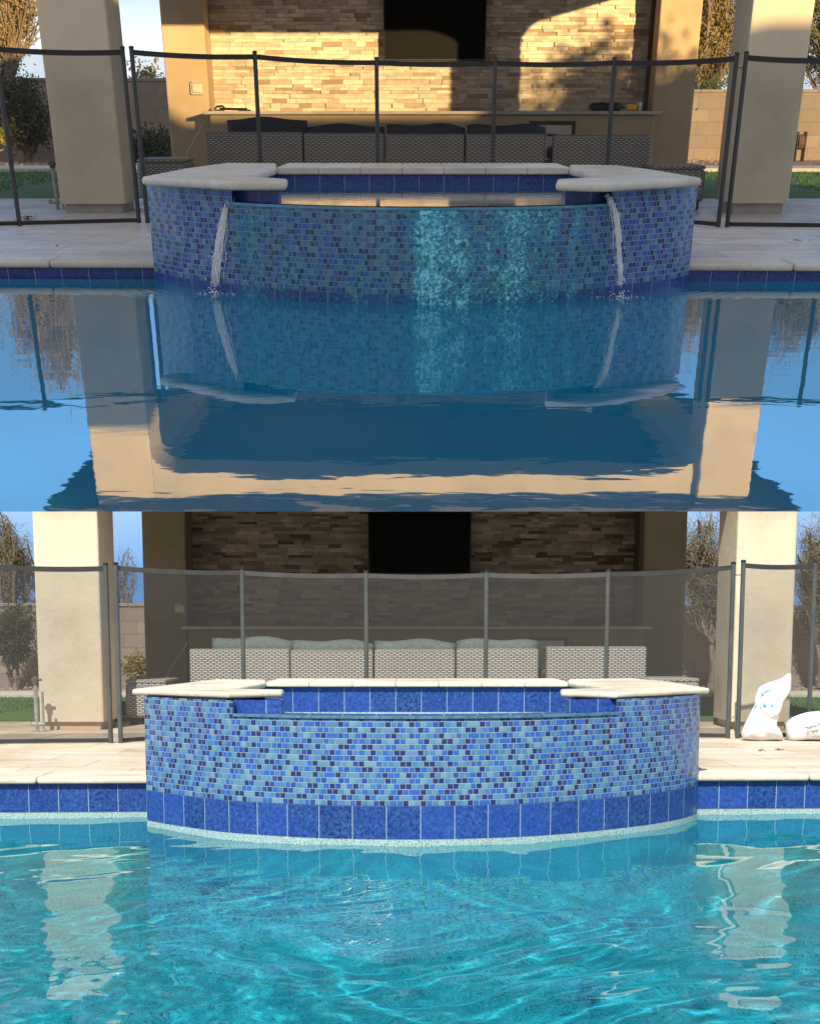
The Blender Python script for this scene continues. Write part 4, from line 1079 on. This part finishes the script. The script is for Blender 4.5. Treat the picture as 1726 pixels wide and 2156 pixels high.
mb = MB(); mb.tube([(x0_ + (x1_ - x0_) * k / 10, 12.9, ctB + .044) for k in range(11)], [.015 + .03 * min(1, k / 1.5, (10 - k) / 1.5 + .1) for k in range(11)], 12); obj('roll', mb, M['black'], None, t, smooth=True)
obj('strap', rbox(((x0_ + x1_) / 2 - .012, 12.852, ctB + .002), ((x0_ + x1_) / 2 + .012, 12.948, ctB + .092)), M['strip'], None, t, bevel=.01)
# hose reel by the right yard wall at dusk
p = A.V(1680, 333, A.wallY - .35)
t = thing(A, 'hose_reel', 'dark hose reel standing against the sunlit orange yard wall', 'hose reel', (p.x, p.y, 0))
mb = MB(); c_ = (p.x, p.y, .30); mb.tube([(p.x - .05, p.y, .30), (p.x + .05, p.y, .30)], .12, 20); obj('drum', mb, M['debris'], None, t)
for s in (-1, 1):
    mb = MB(); mb.box((p.x + s * .07 - .012, p.y - .09, 0), (p.x + s * .07 + .012, p.y + .09, .46)); obj('side_frame', mb, M['black'], None, t, bevel=.01)
# dry leaves and grit on the dusk deck
def leaf_clump(pl, x, row, lab, n, sz, seed):
    rs = random.Random(seed); c = pl.U(x, row); mb = MB()
    for i in range(n):
        q = c + Vector((rs.gauss(0, sz), rs.gauss(0, sz * .6), 0)); a = rs.uniform(0, 6.28); l = rs.uniform(.008, .022); w_ = l * .45; h = rs.uniform(.003, .03 * (1 if n > 12 else .3))
        d = Vector((math.cos(a), math.sin(a), rs.uniform(-.4, .4))) * l; e_ = Vector((-math.sin(a), math.cos(a), .2)) * w_
        q.z = h
        mb.quad([q - d, q + e_, q + d, q - e_])
    o = obj('leaf_clump', mb, M['debris'], pl, base=c); tag(o, lab, 'leaves')
leaf_clump(A, 57, 463, 'small heap of dry leaves caught at the foot of the left dusk fence', 60, .035, 1)
leaf_clump(A, 1689, 602 - 12 if False else 507, 'few crumbs of dry leaf on the deck at the far right, dusk view', 10, .03, 2)
leaf_clump(A, 120, 519, 'single dark crumb on the pale deck left of the dusk spa', 2, .005, 3)
leaf_clump(B, 1638, 1580, 'two flat dark scraps on the sunlit deck in front of the white bags', 8, .02, 4)
leaf_clump(B, 1602, 1582, 'dark scrap on the sunlit deck left of the other scraps', 7, .012, 5)

# ------------------------------------------------------------------ trees
def tree(pl, base, crown, rad, name, lab, leaf, nl, ls, seed, limbs=9, twigs=90, r0=.05, droop=0, group=None, zmax=None, stems=1, bark='bark'):
    """trunk and limbs, twigs reaching through an uneven crown, leaf-sized faces near the twigs"""
    rs = random.Random(seed); base = Vector(base); crown = Vector(crown); rad = Vector(rad)
    t = thing(pl, name, lab, 'tree' if 'shrub' not in name else 'shrub', base, group)
    tr = MB(); tips = []
    def inside():
        while True:
            v = Vector((rs.uniform(-1, 1), rs.uniform(-1, 1), rs.uniform(-1, 1)))
            if v.length <= 1: return v
    def path(p, q, r, r_e, wob, n=6):
        pts = []; L = (q - p).length
        w1 = Vector((rs.gauss(0, 1), rs.gauss(0, 1), rs.gauss(0, .6))) * wob * L
        w2 = Vector((rs.gauss(0, 1), rs.gauss(0, 1), rs.gauss(0, .6))) * wob * L * .5
        for i in range(n + 1):
            u = i / n; pts.append(p.lerp(q, u) + w1 * math.sin(math.pi * u) + w2 * math.sin(2 * math.pi * u))
        tr.tube(pts, [r + (r_e - r) * i / n for i in range(n + 1)], 6 if r > .015 else 4, cap=False)
        return pts
    forks = []
    for s in range(stems):
        b_ = base + Vector((rs.gauss(0, .06), rs.gauss(0, .04), -.02)) * (s > 0)
        fork = base.lerp(crown, .42) + Vector((rs.gauss(0, rad.x * .18), rs.gauss(0, .1), -rad.z * .25))
        pts = path(b_, fork, r0, r0 * .65, .05); forks.append((fork, pts))
    lim = []
    for k in range(limbs):
        fork, _ = forks[k % len(forks)]
        v = inside(); e_ = crown + Vector((v.x * rad.x, v.y * rad.y, v.z * rad.z)) * .75
        pts = path(fork, e_, r0 * .5, r0 * .14, .09, 8); lim.append(pts)
    for k in range(twigs):
        pts = rs.choice(lim); p = rs.choice(pts[2:]); v = inside()
        e_ = crown + Vector((v.x * rad.x, v.y * rad.y, v.z * rad.z)); e_ = p.lerp(e_, rs.uniform(.5, 1.05))
        e_.z -= droop * rs.random()
        q = path(p, e_, r0 * .10, r0 * .03, .12, 5); tips.append(q)
    cr = MB()
    for k in range(nl):
        q = rs.choice(tips); u = rs.random() ** .7 * 4.99; i = int(u); p = q[i].lerp(q[i + 1], u - i)
        if noise.noise(p * 2.2 / max(.3, rad.x)) < -.22 and rs.random() < .8: continue
        sp_ = ls * 2.6; p = p + Vector((rs.gauss(0, sp_), rs.gauss(0, sp_), rs.gauss(0, sp_) - droop * .15 * rs.random()))
        if zmax and p.z > zmax: continue
        a = Vector((rs.gauss(0, 1), rs.gauss(0, 1), rs.gauss(0, 1) - droop * 3)).normalized(); b = a.orthogonal().normalized()
        l = ls * rs.uniform(.6, 1.5)
        cr.quad([p - a * l, p + b * l * .42, p + a * l, p - b * l * .42])
    obj('trunk', tr, M[bark], None, t); obj('crown', cr, M[leaf], None, t)
    return t
def tpx(pl, bx, cx, r0_, r1_, hwpx, Y, **k):
    """tree from picture columns/rows: foot column, crown centre column, crown top and bottom rows, half width"""
    a = pl.V(cx, r0_, Y); b = pl.V(cx, r1_, Y); c = (a + b) / 2; rz = abs(a.z - b.z) / 2; rx = abs(pl.V(cx + hwpx, r0_, Y).x - a.x)
    foot = pl.V(bx, (r0_ + r1_) / 2, Y); foot.z = 0
    tree(pl, foot, c, (rx, min(rx, .9), rz), **k)
wy = A.wallY
tpx(A, 40, 42, 118, 318, 72, wy - .9, name='olive_tree', lab='dark bushy olive tree in front of the shaded yard wall, upper left corner', leaf='leaf_dark', nl=15000, ls=.030, seed=11, twigs=140, stems=3, r0=.05)
tpx(A, 12, 14, 238, 275, 24, wy - 1.2, name='golden_shrub', lab='small golden leaved shrub catching light in front of the dark olive tree', leaf='leaf_gold', nl=900, ls=.04, seed=12, twigs=40, limbs=5, r0=.02)
tpx(A, -30, 20, -330, 110, 150, wy + 3.5, name='palo_verde_tree', lab='tall sunlit yellow twigged tree behind the yard wall, top left corner', leaf='leaf_gold', nl=11000, ls=.030, seed=13, twigs=420, limbs=12, r0=.16)
tpx(A, 320, 322, 286, 334, 42, wy - .8, name='dark_shrub', lab='dark low shrub between the left pillar and the sunlit column', leaf='leaf_dark', nl=4000, ls=.045, seed=14, twigs=60, limbs=8, r0=.02)
tpx(A, 300, 308, 128, 175, 30, wy + 3, name='sparse_tree', lab='faint sparse tree top showing over the wall left of the lit column', leaf='leaf_gold', nl=500, ls=.05, seed=15, twigs=60, limbs=6, r0=.05)
tpx(A, 1535, 1500, -230, 180, 120, wy + 1.6, name='mesquite_tree', lab='golden mesquite tree over the sunlit wall between column and right pillar', leaf='leaf_gold', nl=17000, ls=.030, seed=16, twigs=560, limbs=14, r0=.10, droop=.25)
tpx(A, 1770, 1745, -240, 188, 120, wy + .9, name='mesquite_tree', lab='golden green tree at the right border behind the right dusk pillar', leaf='leaf_olive', nl=14000, ls=.030, seed=17, twigs=420, limbs=10, r0=.08, droop=.2)
tpx(A, 1490, 1490, 180, 230, 30, wy + .5, name='dark_shrub', lab='green shrub top just above the sunlit yard wall at dusk', leaf='leaf_green', nl=1500, ls=.05, seed=18, twigs=50, limbs=8, r0=.03)
wb = B.wallY
tpx(B, 20, 28, 1235, 1405, 62, wb - .7, name='grey_olive_tree', lab='grey green bushy tree against the yard wall left of the noon pillar', leaf='leaf_dark', nl=12000, ls=.020, seed=21, twigs=160, stems=3, r0=.035)
tpx(B, -40, 5, 1040, 1205, 75, wb + 2.5, name='weeping_tree', lab='pale weeping tree against blue sky at the left border, noon view', leaf='leaf_olive', nl=9000, ls=.014, seed=22, twigs=420, limbs=12, r0=.07, droop=.5)
tpx(B, 225, 262, 1100, 1250, 40, wb + 2.5, name='weeping_tree', lab='thin bare twigged tree in the sky gap beside the left noon pillar', leaf='leaf_green', nl=900, ls=.013, seed=23, twigs=150, limbs=7, r0=.04, droop=.4)
tpx(B, 292, 292, 1378, 1432, 32, wb - .6, name='yellow_green_shrub', lab='yellow green shrub low between the noon pillar and the shaded column', leaf='leaf_gold', nl=3000, ls=.028, seed=24, twigs=60, limbs=8, r0=.015)
tpx(B, 1505, 1480, 1030, 1275, 85, wb - 1.0, name='mesquite_tree', lab='bare twigged mesquite tree between the dark column and the right noon pillar', leaf='leaf_olive', nl=12000, ls=.015, seed=25, twigs=620, limbs=16, r0=.06, droop=.15)
tpx(B, 1740, 1712, 1040, 1275, 60, wb - .8, name='mesquite_tree', lab='twiggy mesquite tree at the right border behind the noon fence', leaf='leaf_olive', nl=7500, ls=.015, seed=26, twigs=420, limbs=12, r0=.06, droop=.15)

# ------------------------------------------------------------------ evening: added unseen wall, its outline shaped to shade the pool
def side(pl=A):
    mb = MB(); mb.prism([(5.4, 3.6), (10.4, 3.6), (10.4, 7.5), (5.4, 7.5)], -.30, -.06)
    structure(obj('side_ground', mb, M['slab'], A))
    t = thing(A, 'blocker', 'added unseen stucco wall behind the viewer, shaped to shade the dusk pool', 'blocker', (8, -3, 0))
    dx, dz = 2.72, .68
    prof = [(2.3, -.8), (2.3, 2.74 + dz), (3.2 + dx, 2.74 + dz), (4.1 + dx, 2.28 + dz), (7.0 + dx, 2.30 + dz), (7.25 + dx, 2.48 + dz), (8.6 + dx, 2.5 + dz), (9.2 + dx, 2.62 + dz), (9.8 + dx, 2.95 + dz), (10.5 + dx, 2.8 + dz), (11.3 + dx, 2.3 + dz), (11.3 + dx, -.8)]
    mb = MB(); y0, y1 = -3.2, -2.9
    f = [(x, y0, z) for x, z in prof]; g = [(x, y1, z) for x, z in prof]
    mb.quad(f); mb.quad(g[::-1])
    for i in range(len(prof)):
        j = (i + 1) % len(prof); mb.quad([f[j], f[i], g[i], g[j]])
    obj('blocker_wall', mb, M['stucco'], None, t)
side()
tree(A, (7.7, 5.2, -.06), (7.6, 5.2, 2.30), (1.1, .6, .80), 'shade_tree', 'mesquite tree beside the pool that throws dappled shade on the stone wall', 'leaf_gold', 3600, .062, 31, twigs=70, limbs=9, r0=.05)

# ------------------------------------------------------------------ noon: two white bags by the fence
def bag(outline, Y, thick, name, lab, seed, centre):
    pts = [B.V(a, b, Y) for a, b in outline]; c = B.V(centre[0], centre[1], Y)
    pts = catmull([p for p in pts + [pts[0]]], 5)[:-1]
    n = len(pts); rings = 16; t = thing(B, name, lab, 'bag', (c.x, Y, 0)); mb = MB(); rs = random.Random(seed)
    def P_(i, k, s):
        f = k / rings; p = c.lerp(pts[i % n], f); d = thick * (1 - f ** 2.6) ** .6
        w_ = .050 * (abs(noise.noise((p.x * 11 + p.z * 5, p.z * 7, seed))) - .2) + .028 * (abs(noise.noise((p.x * 26 + p.z * 18, p.z * 20 - p.x * 9, seed))) - .2)
        fl = .75 + .5 * max(0, 1 - (p.z / .3)); d *= fl
        return Vector((p.x, Y + .07 * p.z * 2 + s * (d + w_ * (1 - f ** 4)), max(p.z, .003)))
    for s in (-1, 1):
        for k in range(rings):
            for i in range(n):
                f = [P_(i, k, s), P_(i + 1, k, s), P_(i + 1, k + 1, s), P_(i, k + 1, s)]
                if k == 0: f = f[1:] if False else [f[0], f[2], f[3]]
                mb.quad(f if s > 0 else f[::-1])
    obj('sack', mb, M['bag'], None, t, smooth=True, weld=True)
    return t, c, pts
Yg = B.U(1600, 1560).y
o1 = [(1563, 1556), (1561, 1545), (1567, 1529), (1578, 1508), (1590, 1486), (1592, 1473), (1597, 1458), (1604, 1447), (1622, 1438), (1648, 1430), (1662, 1420), (1671, 1420), (1671, 1440), (1668, 1455), (1655, 1475), (1648, 1492), (1640, 1512), (1636, 1530), (1646, 1548), (1646, 1559), (1620, 1561), (1590, 1561)]
b1, c1_, p1_ = bag(o1, Yg, .085, 'white_bag', 'upright white bag with teal printing slumped against the pillar', 1, (1612, 1508))
o2 = [(1654, 1545), (1655, 1526), (1664, 1515), (1680, 1507), (1705, 1500), (1735, 1498), (1770, 1504), (1795, 1520), (1800, 1545), (1785, 1560), (1740, 1561), (1690, 1560), (1662, 1560)]
b2, c2_, p2_ = bag(o2, Yg + .03, .12, 'white_bag', 'white bag with dark print lying on its side at the right border', 2, (1722, 1532))
def front_of(c, pts, thick, Y, x, z):
    """how far the sack bulges toward the viewer at (x, z)"""
    v = Vector((x - c.x, 0, z - c.z)); best = 1e9
    for i in range(len(pts)):
        p, q = pts[i] - c, pts[(i + 1) % len(pts)] - c
        den = v.x * (q.z - p.z) - v.z * (q.x - p.x)
        if abs(den) < 1e-9: continue
        tt = (p.x * (q.z - p.z) - p.z * (q.x - p.x)) / den
        uu = ((p.x * v.z - p.z * v.x) / den)
        if tt > 0 and -1e-6 <= uu <= 1 + 1e-6: best = min(best, tt)
    f = min(1, 1 / best) if best < 1e8 else 0
    d = thick * (1 - f ** 2.6) ** .6 * (.75 + .5 * max(0, 1 - z / .3))
    return Y + .14 * z - d - .018
def lettering(parent, c, pts, thick, Y, chars, size, mat, name):
    """raised printing on a sack: (character, column, row, tilt) -> one mesh"""
    mb = MB(); top = ROOTS[parent.name][1]
    for ch, px, row, rot in chars:
        cu = bpy.data.curves.new('t', 'FONT'); cu.body = ch; cu.size = size; cu.extrude = .0025; cu.offset = .0006; cu.resolution_u = 2; cu.align_x = 'CENTER'
        o = bpy.data.objects.new('t', cu); me = o.to_mesh(); p = B.V(px, row, Y); p.y = front_of(c, pts, thick, Y, p.x, p.z + size * .3)
        T = Matrix.Translation(p) @ Matrix.Rotation(R(rot), 4, 'Y') @ Matrix.Rotation(R(84), 4, 'X')
        b = len(mb.v); mb.v += [T @ v.co for v in me.vertices]
        for f in me.polygons: mb.f.append(tuple(b + i for i in f.vertices)); mb.uv.append([(0, 0)] * len(f.vertices))
        o.to_mesh_clear(); bpy.data.objects.remove(o); bpy.data.curves.remove(cu)
    return obj(name, mb, mat, None, parent)
lettering(b1, c1_, p1_, .085, Yg, [(ch, 1591 + i * 7.2, 1490 - .35 * (i - 2.5) ** 2 * -1 - 2, (i - 2.5) * 4 + 4) for i, ch in enumerate('AIMIRU')], .040, M['ink'], 'lettering')
lettering(b1, c1_, p1_, .085, Yg, [('^', 1614, 1459, 10), ('^', 1619, 1456, 14), ('^', 1609, 1462, 8), ('>', 1603, 1466, 8)], .05, M['ink'], 'logo')
lettering(b2, c2_, p2_, .12, Yg + .03, [(ch, 1685 + i * 3.6, 1532 - i * .8, -12) for i, ch in enumerate('natural mineral')], .026, M['ink2'], 'lettering')
lettering(b2, c2_, p2_, .12, Yg + .03, [(ch, 1688 + i * 3.6, 1541 - i * .8, -12) for i, ch in enumerate('mineral grains')], .026, M['ink2'], 'lettering')
